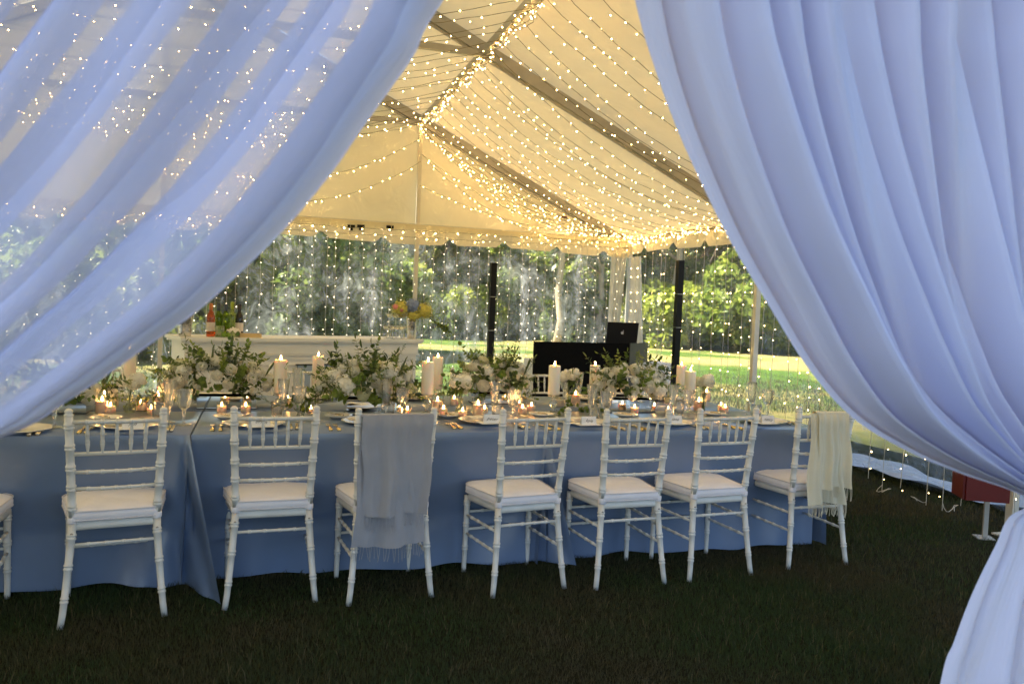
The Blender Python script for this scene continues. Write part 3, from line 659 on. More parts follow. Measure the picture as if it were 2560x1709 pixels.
# ================================================================== TABLES AND CLOTHS
YN, YS = 4.138, 4.966; X1, X2, XR = -.312, 1.5315, 3.3636; TW = XR-X2; ZT = .76
X0 = X1-TW-.01
def table(x0, x1, y0, y1, label):
    t_ = thing('banquet_table', label, 'table', ((x0+x1)/2, (y0+y1)/2, 0), 0, 'banquet tables under the blue cloths')
    hx, hy = (x1-x0)/2-.02, (y1-y0)/2-.02
    b = MB(); b.box((-hx, -hy, .725), (hx, hy, .75)); build(b, 'tabletop', M['tray'], t_, False)
    for sx in (-1, 1):
        for sy in (-1, 1):
            b = MB(); b.tube([(sx*(hx-.15), sy*(hy-.1), 0), (sx*(hx-.15), sy*(hy-.1), .725)], .014, 8); build(b, 'leg', M['aluminium'], t_)
def cloth(x0, x1, y0, y1, seed, label, cone=None, coneL=None, right=False):
    """top plus a skirt that follows the four edges, with drop folds"""
    q = random.Random(seed); ph = [q.uniform(0, 6.28) for _ in range(5)]; b = MB()
    b.box((x0+.002, y0+.002, ZT-.006), (x1-.002, y1-.002, ZT)); r = .008
    def skirt(pa, pb, nrm, amp0, tuck=0, ext0=0, ext1=0, cn0=0, cn1=0):
        pa, pb, nrm = Vector(pa), Vector(pb), Vector(nrm); L = (pb-pa).length; d = (pb-pa)/L
        amp = amp0*1.35
        def f(a, c):
            h = 1-c                                   # 0 top .. 1 bottom
            s = a*L
            al = -ext0*h*math.exp(-(s/.22)**2)+ext1*h*math.exp(-((L-s)/.22)**2)
            off = .010+h*.022-tuck*min(1, h*1.6)+amp*h**1.3*(.55*math.sin(s*4.2+ph[0])+.35*math.sin(s*9.7+ph[1]+h)+.22*math.sin(s*21+ph[2]+h*2)+.30*max(0, math.sin(s*6.1+ph[4]))**6)
            for cn, e in ((cn0, s), (cn1, L-s)):
                if cn:
                    wd = .035+.17*h
                    g = math.exp(-(e/wd)**2)
                    off += cn*h**.75*g*(.70+.42*math.cos(e/(wd)*4.4)+.10*math.sin(e*60+h*3))
            z = (ZT-.001)*(1-h)+.020*h+.008*math.sin(s*13+ph[3])*h
            if h < .02: off = .0
            return tuple(pa+d*(s+al)+nrm*off)[:2]+(z,)
        b.grid(f, int(L*110), 26)
    skirt((x0, y0, 0), (x1, y0, 0), (0, -1, 0), .024, tuck=.105, ext0=.02 if coneL else 0, ext1=.17 if cone else 0, cn0=coneL or 0, cn1=cone or (.03 if right else 0))
    skirt((x1, y1, 0), (x0, y1, 0), (0, 1, 0), .02)
    skirt((x1, y0, 0), (x1, y1, 0), (1, 0, 0), .018 if right else .003, cn0=.03 if right else 0, cn1=.05 if right else 0)
    skirt((x0, y1, 0), (x0, y0, 0), (-1, 0, 0), .003)
    tag(build(b, 'tablecloth', M['satin']), label, 'tablecloth', 'blue satin tablecloths')
cols = [(X0, X1-.006, 'left'), (X1, X2-.006, 'middle'), (X2, XR, 'right')]
for i, (a, c, nm_) in enumerate(cols):
    table(a, c, YN, YS, f'folding table hidden under the {nm_} front blue cloth'); table(a, c, YS+.008, 2*YS-YN, f'folding table hidden under the {nm_} rear blue cloth')
    cloth(a, c, YN, YS, 10+i, ['blue satin cloth on the left front table, wide fold at its right corner', 'blue satin cloth on the middle front table behind the grey shawl', 'blue satin cloth on the right front table, ending by the cream shawl'][i],
          cone=(.33, .15, 0)[i], right=(i == 2))
    cloth(a, c, YS+.008, 2*YS-YN, 20+i, f'blue satin cloth on the {nm_} rear table beyond the centre seam', right=(i == 2))

# ================================================================== CHAIRS
def rings(pts, r, ringz, key=2):
    """subdivide path and add doubled ring bumps at given fractions"""
    pts = [Vector(p) for p in pts]; L = [0]
    for a, c in zip(pts, pts[1:]): L.append(L[-1]+(c-a).length)
    def P(s):
        for i in range(len(pts)-1):
            if s <= L[i+1]+1e-9: return pts[i].lerp(pts[i+1], (s-L[i])/(L[i+1]-L[i]))
        return pts[-1]
    T = L[-1]; S = set([0, T]) | set(L)
    for k in range(1, 14): S.add(T*k/14)
    prof = {}
    for z in ringz:
        s0 = z*T
        for dz, k in ((-.014, 1), (-.010, 1.22), (-.005, 1.22), (-.002, 1.02), (.002, 1.02), (.005, 1.22), (.010, 1.22), (.014, 1)):
            s = s0+dz
            if 0 < s < T: prof[s] = k
    allS = sorted(set([s for s in S if all(abs(s-z*T) > .016 for z in ringz)]) | set(prof))
    return [P(s) for s in allS], [(r(s/T) if callable(r) else r)*prof.get(s, 1) for s in allS]
def small_rings(pts, r, fr):
    pts = [Vector(p) for p in pts]; a, c = pts[0], pts[-1]; T = (c-a).length; out = [(0, 1), (1, 1)]
    for z in fr:
        for dz, k in ((-.008, 1), (-.006, 1.3), (-.002, 1.3), (0, 1.05), (.002, 1.3), (.006, 1.3), (.008, 1)): out.append((z+dz/T, k))
    out.sort(); return [a.lerp(c, t_) for t_, _ in out], [r*k for _, k in out]
def bow(p0, p1, by_, n=6): return [Vector(p0).lerp(Vector(p1), i/n)+Vector((0, -by_*4*(i/n)*(1-i/n), 0)) for i in range(n+1)]
def chair_proto():
    t_ = thing('chiavari_chair', 'white chair', 'chair')
    def xb(z):      # back post centreline, x half spacing and y
        if z < .43: k = z/.43; return .204-.039*k**.8, .0+.052*k
        k = (z-.43)/.485; return .165+.019*k, .052-.050*k
    for sx in (-1, 1):
        pts = []
        for i in range(15):
            z = .91*i/14; x_, y_ = xb(z); pts.append((sx*x_, y_, z))
        P, Rr = rings(pts, lambda f: .0135+.0035*min(1, f*2.2), [.13, .28, .42, .56, .655, .75, .85, .95])
        b = MB(); b.tube(P, Rr, 12); x_, y_ = xb(.91)
        b.lathe([(.014, 0), (.0185, .004), (.0185, .010), (.013, .014), (.0165, .019), (.016, .027), (.009, .034), (.002, .036)], 12, (sx*x_, y_, .905))
        pm = build(b, 'back_leg', M['chair'], t_)
        x_, y_ = xb(.395); s = MB(); s.tube([(sx*x_, y_-.0155, .395), (sx*x_, y_-.0185, .395)], .006, 10); build(s, 'screw', M['screw'], pm)
        b = MB(); P, Rr = rings([(sx*.192, .405, 0), (sx*.188, .40, .42)], lambda f: .0125+.004*f, [.32, .62, .9]); b.tube(P, Rr, 12); build(b, 'front_leg', M['chair'], t_)
    def rail(z, r, fr, nm_='back_rail', yo=0, bw=.004):
        x_, y_ = xb(z); b = MB(); P, Rr = small_rings([(-x_+.012, y_+yo, z), (x_-.012, y_+yo, z)], r, fr)
        P = [p+Vector((0, -.018*(1-(p.x/x_)**2), 0)) for p in P]
        b.tube(P, Rr, 8); build(b, nm_, M['chair'], t_)
    five = [.165, .335, .5, .665, .835]
    rail(.882, .0095, five, 'crest_rail'); rail(.742, .0088, [], 'back_rail'); rail(.664, .0078, five); rail(.590, .0078, five)
    for k in five:
        x1, y1 = xb(.88); x2, y2 = xb(.742); xa = (k-.5)*2*(x1-.012); xb_ = (k-.5)*2*(x2-.012)
        ya, yb_ = y1-.018*(1-(xa/x1)**2), y2-.018*(1-(xb_/x2)**2)
        prof = [(0, .0045), (.12, .006), (.30, .0085), (.42, .0095), (.44, .0065), (.46, .0095), (.48, .0072), (.56, .0075), (.64, .0095), (.66, .0065), (.68, .0095), (.72, .0085), (.9, .0055), (1, .0042)]
        b = MB(); A_, B_ = Vector((xa, ya, .878)), Vector((xb_, yb_, .746)); b.tube([A_.lerp(B_, f) for f, _ in prof], [r for _, r in prof], 8, False); build(b, 'spindle', M['chair'], t_)
    # stretchers
    def st(p0, p1, r=.0075, fr=(.2, .4, .6, .8), nm_='stretcher'):
        b = MB(); P, Rr = small_rings([p0, p1], r, fr); b.tube(P, Rr, 8); build(b, nm_, M['chair'], t_)
    xa, ya = xb(.345); st((-xa, ya, .345), (xa, ya, .345)); 
    xa, ya = xb(.24)
    for z in (.33, .235): st((-.190, .402, z), (.190, .402, z), fr=(.25, .5, .75))
    for sx in (-1, 1):
        for z in (.315, .215):
            x_, y_ = xb(z); st((sx*x_, y_, z), (sx*.190, .402, z))
    # seat frame: rounded trapezoid
    def outline(g=0, n=40):
        pts = []
        cor = [(-.165-g, .045-g, .02), (.165+g, .045-g, .02), (.205+g, .415+g, .09), (-.205-g, .415+g, .09)]
        for i, (cx, cy_, r) in enumerate(cor):
            a0 = math.pi*(1.25+.5*i)-math.pi/4
            sxx, syy = (1 if cx > 0 else -1), (1 if cy_ > .2 else -1)
            for j in range(7):
                a = a0+math.pi/2*j/6; pts.append((cx-sxx*r+r*math.cos(a), cy_-syy*r+r*math.sin(a)))
        return pts
    def slab(b, layers):
        n = len(outline()); vs = []
        for g, z in layers: vs += [(x_, y_, z) for x_, y_ in outline(g)]
        fs = [(i*n+k, i*n+(k+1) % n, (i+1)*n+(k+1) % n, (i+1)*n+k) for i in range(len(layers)-1) for k in range(n)]
        fs += [tuple(range(n-1, -1, -1)), tuple(range((len(layers)-1)*n, len(layers)*n))]; b.add(vs, fs)
    b = MB(); slab(b, [(-.012, .405), (.0, .408), (.004, .42), (.0, .438), (-.012, .442)]); build(b, 'seat_frame', M['chair'], t_)
    b = MB(); n = len(outline())
    def pin(x_, y_, s):
        return x_*s, .23+(y_-.23)*s
    layers = [(-.004, .443, 1), (.012, .450, 1), (.015, .470, 1), (.012, .488, 1), (0, .497, .97), (0, .503, .85), (0, .507, .6), (0, .508, .3)]
    vs = []
    for g, z, s in layers: vs += [(*pin(x_, y_, s), z+.0022*math.sin(x_*60+y_*31)) for x_, y_ in outline(g)]
    fs = [(i*n+k, i*n+(k+1) % n, (i+1)*n+(k+1) % n, (i+1)*n+k) for i in range(len(layers)-1) for k in range(n)]+[tuple(range(n-1, -1, -1)), tuple(range((len(layers)-1)*n, len(layers)*n))]
    b.add(vs, fs); cu = build(b, 'seat_cushion', M['cushion'], t_)
    for z in (.489, .451):
        b = MB(); o_ = outline(.0135); b.tube([(x_, y_, z) for x_, y_ in o_+[o_[0]]], .0028, 5, False); build(b, 'piping', M['piping'], cu)
    for sx in (-1, 1):
        x_, y_ = xb(.455); b = MB(); b.lathe([(.0185, -.014), (.021, -.008), (.021, .008), (.0185, .014)], 12, (sx*x_, y_, .452), caps=False)
        b.tube([(sx*(x_+.004), y_+.018, .45), (sx*(x_+.006), y_+.022, .40), (sx*(x_-.004), y_+.02, .352)], [.006, .004, .003], 5); build(b, 'cushion_tie', M['cushion'], cu)
    return t_
CH = [(-1.235, 3.74, .12), (-.583, 3.772, .163), (.074, 3.84, .049), (.628, 3.785, .084), (1.326, 3.764, .148), (1.883, 3.747, .052), (2.44, 3.776, .078), (3.122, 3.836, .017)]
CL = ['white chiavari chair cut off by the left edge of the photo', 'white chiavari chair before the card written jan, left of the big cloth fold', 'white chiavari chair before the card written brian, right of the big cloth fold',
      'white chiavari chair with the grey shawl over its back', 'white chiavari chair just right of the grey shawl chair', 'white chiavari chair before the card written kyle, third from the cream shawl',
      'white chiavari chair standing directly left of the cream shawl chair', 'white chiavari chair with the cream shawl over its back']
proto = chair_proto(); kids_index()
for i, (x, y, a) in enumerate(CH):
    if i == 0: proto.location = (x, y, 0); proto.rotation_euler.z = a; proto['label'] = CL[0]; proto['group'] = 'chairs along the near side of the table'
    else: dup(proto, (x, y, 0), a, CL[i])
YFAR = 2*YS-YN
for i, x in enumerate((-1.75, -1.1, -.42, .28, .95, 1.62, 2.25, 2.95)):
    dup(proto, (x+rnd.uniform(-.04, .04), YFAR+.42, 0), math.pi+rnd.uniform(-.1, .1),
        f'white chiavari chair on the far side of the table, {["first", "second", "third", "fourth", "fifth", "sixth", "seventh", "eighth"][i]} from the left', 'chairs along the far side of the table')

# shawls hang in the frame of their chair
def shawl(ci, name, label, m, long_, short_, w0, w1, xo, fringe, seed, under):
    x, y, a = CH[ci]; q = random.Random(seed); ph = [q.uniform(0, 6) for _ in range(4)]
    t_ = thing(name, label, 'shawl', (x, y, 0), a)
    b = MB(); top = .902
    def sheet(xc0, xc1, wd0, wd1, zl, yo, k, folds):
        def f(u, v):
            s = v; z = top-(top-zl)*s; wd = wd0+(wd1-wd0)*s; xx = xc0+(xc1-xc0)*s+(u-.5)*wd
            yb_ = -.012-.016*math.sin(min(1, s*8)*1.57)-yo+.02*s*0 + .035*(1-min(1, (z-.43)/.47) if z < .9 else 0)*0
            yy = yb_-.017*s*(math.sin(u*folds*6.28+ph[k]+s*1.5)+.6*math.sin(u*folds*13+ph[k+1]-s*2))-.004*math.sin(u*30+ph[k])
            return (xx+.006*math.sin(s*9+ph[k]), yy-.02*s, z+.006*math.sin(u*7+ph[k])*s)
        b.grid(f, 46, 40); return f
    f1 = sheet(*under, 0, 0, 1.3); f2 = sheet(xo[0], xo[1], w0, w1, short_, .012, 2, 1.6)
    # over the rail and down inside
    def g(u, v):
        an = math.pi*v; z = top+.010*math.sin(an); yy = -.018+.022*(1-math.cos(an))/1.0*.9
        if v > .98: z = .80; 
        return (xo[0]+(u-.5)*(w0+.01), yy, z)
    b.grid(g, 30, 14)
    build(b, 'shawl_cloth', M[m], t_)
    fr = MB()
    for f, n in ((f1, int((under[3])*(75 if ci == 3 else 150))), (f2, int(w1*(75 if ci == 3 else 150)))):
        for i in range(n):
            u = (i+.5)/n; p = Vector(f(u, 1)); l = fringe*q.uniform(.8, 1.1); dx = q.uniform(-.012, .012)
            fr.tube([p+Vector((0, 0, .003)), p+Vector((dx*.4, -.003, -l*.5)), p+Vector((dx, 0, -l))], [.0016, .0014, .0018], 4, False)
    tag(build(fr, 'fringe', M[m], t_), kind='stuff')
shawl(3, 'pashmina_shawl', 'grey pashmina shawl with knotted fringe folded over the back of the third chair', 'shawl_grey', .335, .435, .345, .31, (.0, -.010), .065, 4, (-.055, -.025, .24, .36, .285))
shawl(7, 'pashmina_shawl', 'cream wool shawl with long fringe over the back of the last chair', 'shawl_cream', .41, .475, .205, .22, (.028, .03), .07, 6, (-.03, -.01, .17, .25, .385))

# ================================================================== TABLEWARE (protos sit at the origin, z = table top)
ZC = .7615
# flute, goblet, tumbler
def glass_proto(kind):
    b = MB()
    if kind == 'flute':
        pr = [(.034, 0), (.034, .003), (.010, .008), (.006, .014), (.006, .05), (.011, .058), (.007, .066), (.010, .078), (.020, .092, 1), (.024, .13, 1), (.029, .19, 1), (.0325, .222), (.0335, .226), (.0315, .224), (.028, .19), (.021, .12), (.013, .088)]
        nm_ = 'champagne_flute'
    elif kind == 'goblet':
        pr = [(.038, 0), (.038, .003), (.011, .008), (.0065, .014), (.0065, .055), (.012, .064), (.008, .072), (.014, .082), (.028, .098, 1), (.034, .13, 1), (.038, .165, 1), (.042, .182), (.0425, .185), (.0405, .183), (.036, .15), (.030, .105), (.012, .090)]
        nm_ = 'water_goblet'
    else:
        pr = [(.027, 0), (.028, .004), (.030, .012, 1), (.033, .055, 1), (.036, .082), (.0365, .085), (.035, .084), (.031, .05), (.027, .012)]
        nm_ = 'tumbler'
    b.lathe(pr, 36, (0, 0, 0), .045, 12); return b.mesh(nm_, M['glass'])
G = {k: glass_proto(k) for k in ('flute', 'goblet', 'tumbler')}
NMG = {'flute': 'champagne_flute', 'goblet': 'water_goblet', 'tumbler': 'tumbler'}
def put_glass(kind, u, v, label, h=ZC):
    p = bz(u, v, h); o = link(NMG[kind], G[kind], None, p, (0, 0, rnd.uniform(0, 6))); tag(o, label, 'glass', {'flute': 'cut glass flutes', 'goblet': 'cut glass goblets', 'tumbler': 'cut glass tumblers'}[kind]); return o
# plates with scalloped rim
def plate_mesh(nm_, R, sc=.025, n=64):
    b = MB(); pr = [(R*.50, 0), (R*.52, .003), (R*.62, .006), (R*.72, .012), (R, .019, 1), (R*1.0, .022, 1), (R*.97, .0215, 1), (R*.72, .015), (R*.62, .0095), (R*.3, .008), (R*.02, .008)]
    b.lathe(pr, n, (0, 0, 0), sc, 8); return b.mesh(nm_, M['china'])
PL = {'charger': plate_mesh('charger', .155), 'plate': plate_mesh('bread_plate', .080)}
def fork_mesh():
    b = MB(); b.tube([(0, 0, .005), (0, .05, .008), (0, .11, .006)], [.0065, .004, .0035], 6, mi=0)
    b.box((-.011, .11, .005), (.011, .135, .008))
    for k in range(4): b.box((-.011+k*.0062, .135, .005), (-.0075+k*.0062, .182, .0075))
    b.tube([(0, -.02, .004), (0, .01, .006), (0, .045, .0065)], [.011, .0085, .0055], 6, mi=1); return b.mesh('fork', [M['cutlery'], M['gold']])
def knife_mesh():
    b = MB(); b.tube([(0, -.03, .006), (.004, 0, .008), (-.002, .03, .008), (0, .07, .006)], [.010, .0085, .0075, .006], 6, mi=0)
    b.add([(-.006, .07, .003), (.008, .07, .003), (.009, .16, .003), (-.004, .19, .003), (-.006, .07, .005), (.008, .07, .005), (.009, .16, .005), (-.004, .19, .005)],
          [(3, 2, 1, 0), (4, 5, 6, 7), (0, 1, 5, 4), (1, 2, 6, 5), (2, 3, 7, 6), (3, 0, 4, 7)]); return b.mesh('knife', M['cutlery'])
FORK, KNIFE = fork_mesh(), knife_mesh()
# napkin + card
def napkin_mesh():
    b = MB()
    for k, (x0, y0, a) in enumerate(((-.09, -.045, 0), (-.086, -.041, .05), (-.075, -.03, .12))):
        def f(u, v): return (x0+u*(.15-.02*k), y0+v*(.09-.01*k), .024+.004*k+.003*math.sin(u*9+k)+.002*math.sin(v*7))
        b.grid(f, 14, 8)
        for (uu, vv, du) in ((0, 0, 1),):
            pass
    return b.mesh('napkin', M['napkin'])
NAP = napkin_mesh()
b_ = MB(); b_.box((-.075, -.05, 0), (.06, .05, .0015)); MENU = b_.mesh('menu_card', M['card'], False)
def name_card(text, loc, rz, label):
    o = thing('place_card', label, 'place card', loc, rz, 'handwritten place cards')
    b = MB(); w_, h = .045, .044
    b.add([(-w_, 0, 0), (w_, 0, 0), (w_, .012, h), (-w_, .012, h), (-w_, -.0006, 0), (w_, -.0006, 0), (w_, .0114, h+.0004), (-w_, .0114, h+.0004), (w_, .03, 0), (-w_, .03, 0), (w_, .0305, .0006), (-w_, .0305, .0006)],
          [(4, 5, 6, 7), (3, 2, 1, 0), (0, 1, 5, 4), (7, 6, 2, 3), (3, 2, 8, 9), (2, 3, 11, 10)]); build(b, 'card', M['card'], o, False)
    cu = bpy.data.curves.new('handwriting', 'FONT'); cu.body = text; cu.size = .024; cu.shear = .55; cu.align_x = 'CENTER'; cu.align_y = 'CENTER'; cu.space_character = 1.12
    cu.extrude = .0002
    tmp = bpy.data.objects.new('tmp', cu); COL.objects.link(tmp); dg = bpy.context.evaluated_depsgraph_get(); me = bpy.data.meshes.new_from_object(tmp.evaluated_get(dg)); bpy.data.objects.remove(tmp)
    me.materials.clear(); me.materials.append(M['ink']); t_ = link('handwriting', me, o, (0, .0045, h*.50), (math.atan2(h, .012), .10, 0)); return o
# settings: charger px, card px offset, name, bread plate px, forks px list, knives px list
SET = [dict(c=(38, 1079), n=None, bp=None, f=[], k=[(75, 1087), (95, 1086)], w='at the left edge of the photo'),
       dict(c=(318, 1068), n='jan', cp=(331, 1078), bp=(265, 1051), f=[(199, 1082), (217, 1082)], k=[(418, 1077), (429, 1077)], w='at the jan card'),
       dict(c=(635, 1064), n='brian', cp=(652, 1072), bp=(569, 1047), f=[(530, 1076), (551, 1076)], k=[(727, 1073), (742, 1072)], w='at the brian card'),
       dict(c=(925, 1058), n=None, bp=(846, 1045), f=[(826, 1075), (847, 1075)], k=[(1012, 1068)], w='behind the grey shawl'),
       dict(c=(1213, 1056), n='peter', cp=(1230, 1063), bp=(1121, 1043), f=[(1135, 1071), (1151, 1071)], k=[(1303, 1070), (1318, 1071)], w='at the peter card'),
       dict(c=(1452, 1059), n='kyle', cp=(1473, 1067), bp=(1352, 1041), f=[(1372, 1073), (1395, 1074)], k=[(1543, 1074), (1556, 1074)], w='at the kyle card'),
       dict(c=(1666, 1060), n='jane', cp=(1688, 1063), bp=(1562, 1042), f=[(1602, 1074), (1618, 1075)], k=[(1755, 1072), (1768, 1072)], w='at the jane card'),
       dict(c=(1906, 1056), n='nancy', cp=(1921, 1063), bp=(1784, 1039), f=[(1835, 1071), (1850, 1072)], k=[(1968, 1060), (1986, 1061)], w='at the nancy card')]
def clampx(p, a=0):
    return p
for s in SET:
    p = bz(*s['c'], ZC); w_ = s['w']
    tag(link('charger_plate', PL['charger'], None, p, (0, 0, rnd.uniform(0, 1))), f'scalloped cream charger plate {w_}', 'plate', 'charger plates')
    tag(link('napkin', NAP, None, (p.x-.03, p.y-.01, ZC), (0, 0, .25+rnd.uniform(-.15, .15))), f'folded ivory napkin on the charger plate {w_}', 'napkin', 'folded napkins')
    if s['n']:
        q = bz(*s['cp'], ZC+.022); q.z = ZC+.035
        tag(link('menu_card', MENU, None, (q.x+.005, q.y+.03, ZC+.0335), (0, 0, .1)), f'small white menu card lying on the napkin {w_}', 'card', 'menu cards')
        name_card(s['n'], q+Vector((0, 0, .001)), rnd.uniform(-.1, .12), f'folded white place card handwritten {s["n"]}')
    if s['bp']:
        p = bz(*s['bp'], ZC); tag(link('bread_plate', PL['plate'], None, p, (0, 0, 1)), f'small cream bread plate {w_}', 'plate', 'bread plates')
        tag(link('butter_knife', KNIFE, None, (p.x+.01, p.y-.03, p.z+.018), (0, 0, .5), .75), f'small knife resting on the bread plate {w_}', 'cutlery', 'butter knives')
    for j, q in enumerate(s['f']):
        p = bz(*q, ZC); tag(link('fork', FORK, None, p, (0, 0, rnd.uniform(-.05, .08))), f'{["outer", "inner"][j]} silver gilt fork {w_}', 'cutlery', 'forks')
    for j, q in enumerate(s['k']):
        p = bz(*q, ZC); tag(link('knife', KNIFE, None, p, (0, 0, rnd.uniform(-.05, .05))), f'{["inner", "outer"][j]} silver knife {w_}', 'cutlery', 'knives')
for i in range(7):     # far side settings, mirrored
    x = -.95+i*.66; y = YFAR-.20; w_ = f'on the far side of the table, number {i+1} from the left'
    tag(link('charger_plate', PL['charger'], None, (x, y, ZC), (0, 0, 0)), f'cream charger plate {w_}', 'plate', 'far charger plates')
    tag(link('napkin', NAP, None, (x, y, ZC), (0, 0, 3.2)), f'folded ivory napkin {w_}', 'napkin', 'far napkins')
    tag(link('fork', FORK, None, (x+.20, y+.05, ZC), (0, 0, 3.14)), f'silver gilt fork {w_}', 'cutlery', 'far forks')
    tag(link('knife', KNIFE, None, (x-.20, y+.05, ZC), (0, 0, 3.14)), f'silver knife {w_}', 'cutlery', 'far knives')
    tag(link('champagne_flute', G['flute'], None, (x-.14, y-.22, ZC)), f'champagne flute {w_}', 'glass', 'far flutes')
    tag(link('water_goblet', G['goblet'], None, (x-.22, y-.15, ZC)), f'water goblet {w_}', 'glass', 'far goblets')
GL = [('flute', 422, 1055, 1), ('goblet', 459, 1062, 1), ('goblet', 136, 1068, 0), ('tumbler', 396, 1045, 1), ('flute', 707, 1047, 2), ('goblet', 746, 1047, 2), ('tumbler', 692, 1040, 2),
      ('flute', 964, 1046, 3), ('goblet', 1005, 1050, 3), ('tumbler', 972, 1041, 3), ('flute', 1235, 1047, 4), ('goblet', 1282, 1052, 4), ('tumbler', 1243, 1046, 4),
      ('flute', 1477, 1053, 5), ('goblet', 1514, 1054, 5), ('tumbler', 1485, 1052, 5), ('flute', 1681, 1050, 6), ('goblet', 1720, 1045, 6), ('tumbler', 1697, 1037, 6),
      ('flute', 1877, 1036, 7), ('goblet', 1917, 1042, 7), ('tumbler', 1890, 1042, 7)]
for k, u, v, si in GL: put_glass(k, u, v, {'flute': 'tall cut glass champagne flute ', 'goblet': 'cut glass water goblet ', 'tumbler': 'small cut glass tumbler '}[k]+SET[si]['w'])

# ------------------------------------------------------------------ candles
def flame(b, c, s=1, mi=0):
    b.lathe([(.001, 0), (.0042*s, .004*s), (.0048*s, .008*s), (.0032*s, .016*s), (.001, .024*s)], 8, c, mi=mi)
def pillar(u, v, hh, hold, label, dia=.076, z=ZC):
    p = bz(u, v, z); o = thing('pillar_candle', label, 'candle', p, 0, 'ivory pillar candles')
    b = MB()
    if hold > .02:
        b.lathe([(.044, 0), (.046, .004), (.030, .012), (.010, .022), (.009, hold*.30), (.026, hold*.48, 1), (.026, hold*.60, 1), (.010, hold*.74), (.012, hold*.84), (.034, hold*.93, 1), (.042, hold)], 24, rib=.06, ribn=8)
        build(b, 'glass_holder', M['glass'], o)
    b = MB(); r = dia/2; b.lathe([(r*.96, hold), (r, hold+.004), (r, hold+hh-.006), (r*.97, hold+hh), (r*.85, hold+hh+.001), (r*.70, hold+hh-.008), (r*.2, hold+hh-.010)], 28); build(b, 'wax', M['wax'], o)
    b = MB(); b.tube([(0, 0, hold+hh-.01), (.001, 0, hold+hh+.004)], .0013, 5); build(b, 'wick', M['wick'], o)
    b = MB(); flame(b, (0, 0, hold+hh+.001), 1.15); build(b, 'flame', M['flame'], o)
pillar(699, 1022, .20, .10, 'lit ivory pillar candle left of the lemon print, tallest of the left pair')
pillar(793, 1006, .20, .105, 'ivory pillar candle just right of the lemon print on a glass foot')
pillar(1066, 1036, .20, .125, 'near ivory pillar candle between the second and third flower boxes')
pillar(1091, 1004, .22, .09, 'ivory pillar candle half hidden behind the near candle by the white bar corner')
pillar(1382, 1036, .185, .13, 'ivory pillar candle with tall flame in front of the black booth')
pillar(1484, 1003, .15, .12, 'shorter ivory pillar candle before the right end of the black booth')
pillar(1700, 1003, .15, .13, 'ivory pillar candle in front of the right black speaker, behind its twin')
pillar(1722, 1030, .165, .12, 'rightmost ivory pillar candle on the table')
pillar(322, 1003, .20, .12, 'ivory pillar candle at the left just emerging from behind the curtain')

def votive_proto(kind):
    o = thing('votive_candle', 'votive', 'candle')
    r, h, wx = {'s': (.024, .056, .034), 'm': (.029, .070, .046), 'l': (.037, .115, .072), 'x': (.024, .05, .036)}[kind]
    b = MB(); b.lathe([(r*.92, 0), (r*.98, .003), (r, h*.6), (r*1.05, h), (r*1.01, h), (r*.95, h*.6), (r*.93, .006), (r*.3, .005)], 22, caps=False); build(b, 'glass_cup', M['glass_thin'], o)
    b = MB(); b.lathe([(r*.86, .006), (r*.90, .010), (r*.90, wx), (r*.80, wx-.001), (r*.15, wx-.004)], 18); build(b, 'wax', M['votive_wax'], o)
    if kind != 'x':
        b = MB(); flame(b, (0, 0, wx-.001), .95 if kind != 'l' else 1.15); build(b, 'flame', M['flame'], o)
    return o
VP = {k: votive_proto(k) for k in 'smlx'}; kids_index()
VOT = [(554, 1034, 'm', 'left of two by the first mirrored box'), (614, 1034, 'm', 'right of two by the first mirrored box'), (378, 1036, 's', 'nearest by the left cut glasses'),
       (395, 1019, 'l', 'in a tall glass behind the left cut glasses'), (352, 1027, 'm', 'right of the small gold flower vase'), (255, 1034, 'l', 'leftmost in a tall glass'), (276, 1035, 'm', 'small one touching the leftmost tall glass'),
       (281, 1016, 'l', 'in a tall glass behind the two leftmost'), (719, 1014, 'm', 'behind the cut glasses near the lemon print'), (261, 1003, 'm', 'far left one beyond the centre seam'),
       (777, 1036, 's', 'by the trailing olive branch'), (1018, 1037, 's', 'right of the second mirrored box'), (998, 1030, 's', 'behind the goblet by the second box'),
       (1093, 1030, 'l', 'in a tall glass by the near pillar candle'), (1108, 1040, 'm', 'before the tall glass by the near pillar candle'), (1156, 1046, 'm', 'nearest the camera below the small scabiosa vase'),
       (1194, 1040, 'l', 'tall, right of the small scabiosa vase'), (1211, 1034, 's', 'right of the tall scabiosa vase one'), (1135, 1013, 'm', 'beyond the centre seam behind the scabiosa vase'), (1296, 1012, 'm', 'beyond the seam'),
       (1297, 1018, 's', 'behind the pair by the seam'), (1306, 1037, 'm', 'left one of the pair by the seam'), (1328, 1031, 'm', 'right one of the pair by the seam'), (1438, 1011, 'l', 'in a tall glass behind the ivy'),
       (1545, 1022, 'm', 'inside the left end of the last mirrored box'), (1586, 1036, 'm', 'in front of the last mirrored box'), (1625, 1018, 'm', 'at the right end of the last mirrored box'), (1670, 1036, 's', 'right of the last mirrored box'),
       (1669, 1008, 'm', 'far one behind the last flute'), (1746, 1028, 'l', 'in a tall glass below the last rose vase'), (1802, 1029, 'm', 'left one of the last pair'), (1812, 1034, 'm', 'rightmost one'), (1765, 1002, 'l', 'behind the last rose vase')]
for i, (u, v, k, tx) in enumerate(VOT):
    c = VP[k]; dup(c, bz(u, v, ZC), 0, 'lit votive candle in glass, '+tx, 'votive candles in glasses')
dup(VP['x'], bz(1172, 1029, ZC), 0, 'unlit white votive behind the scabiosa vase', 'unlit votives'); dup(VP['x'], bz(1401, 1017, ZC), 0, 'unlit white votive between pillar candle and rose vase', 'unlit votives', 1.4)
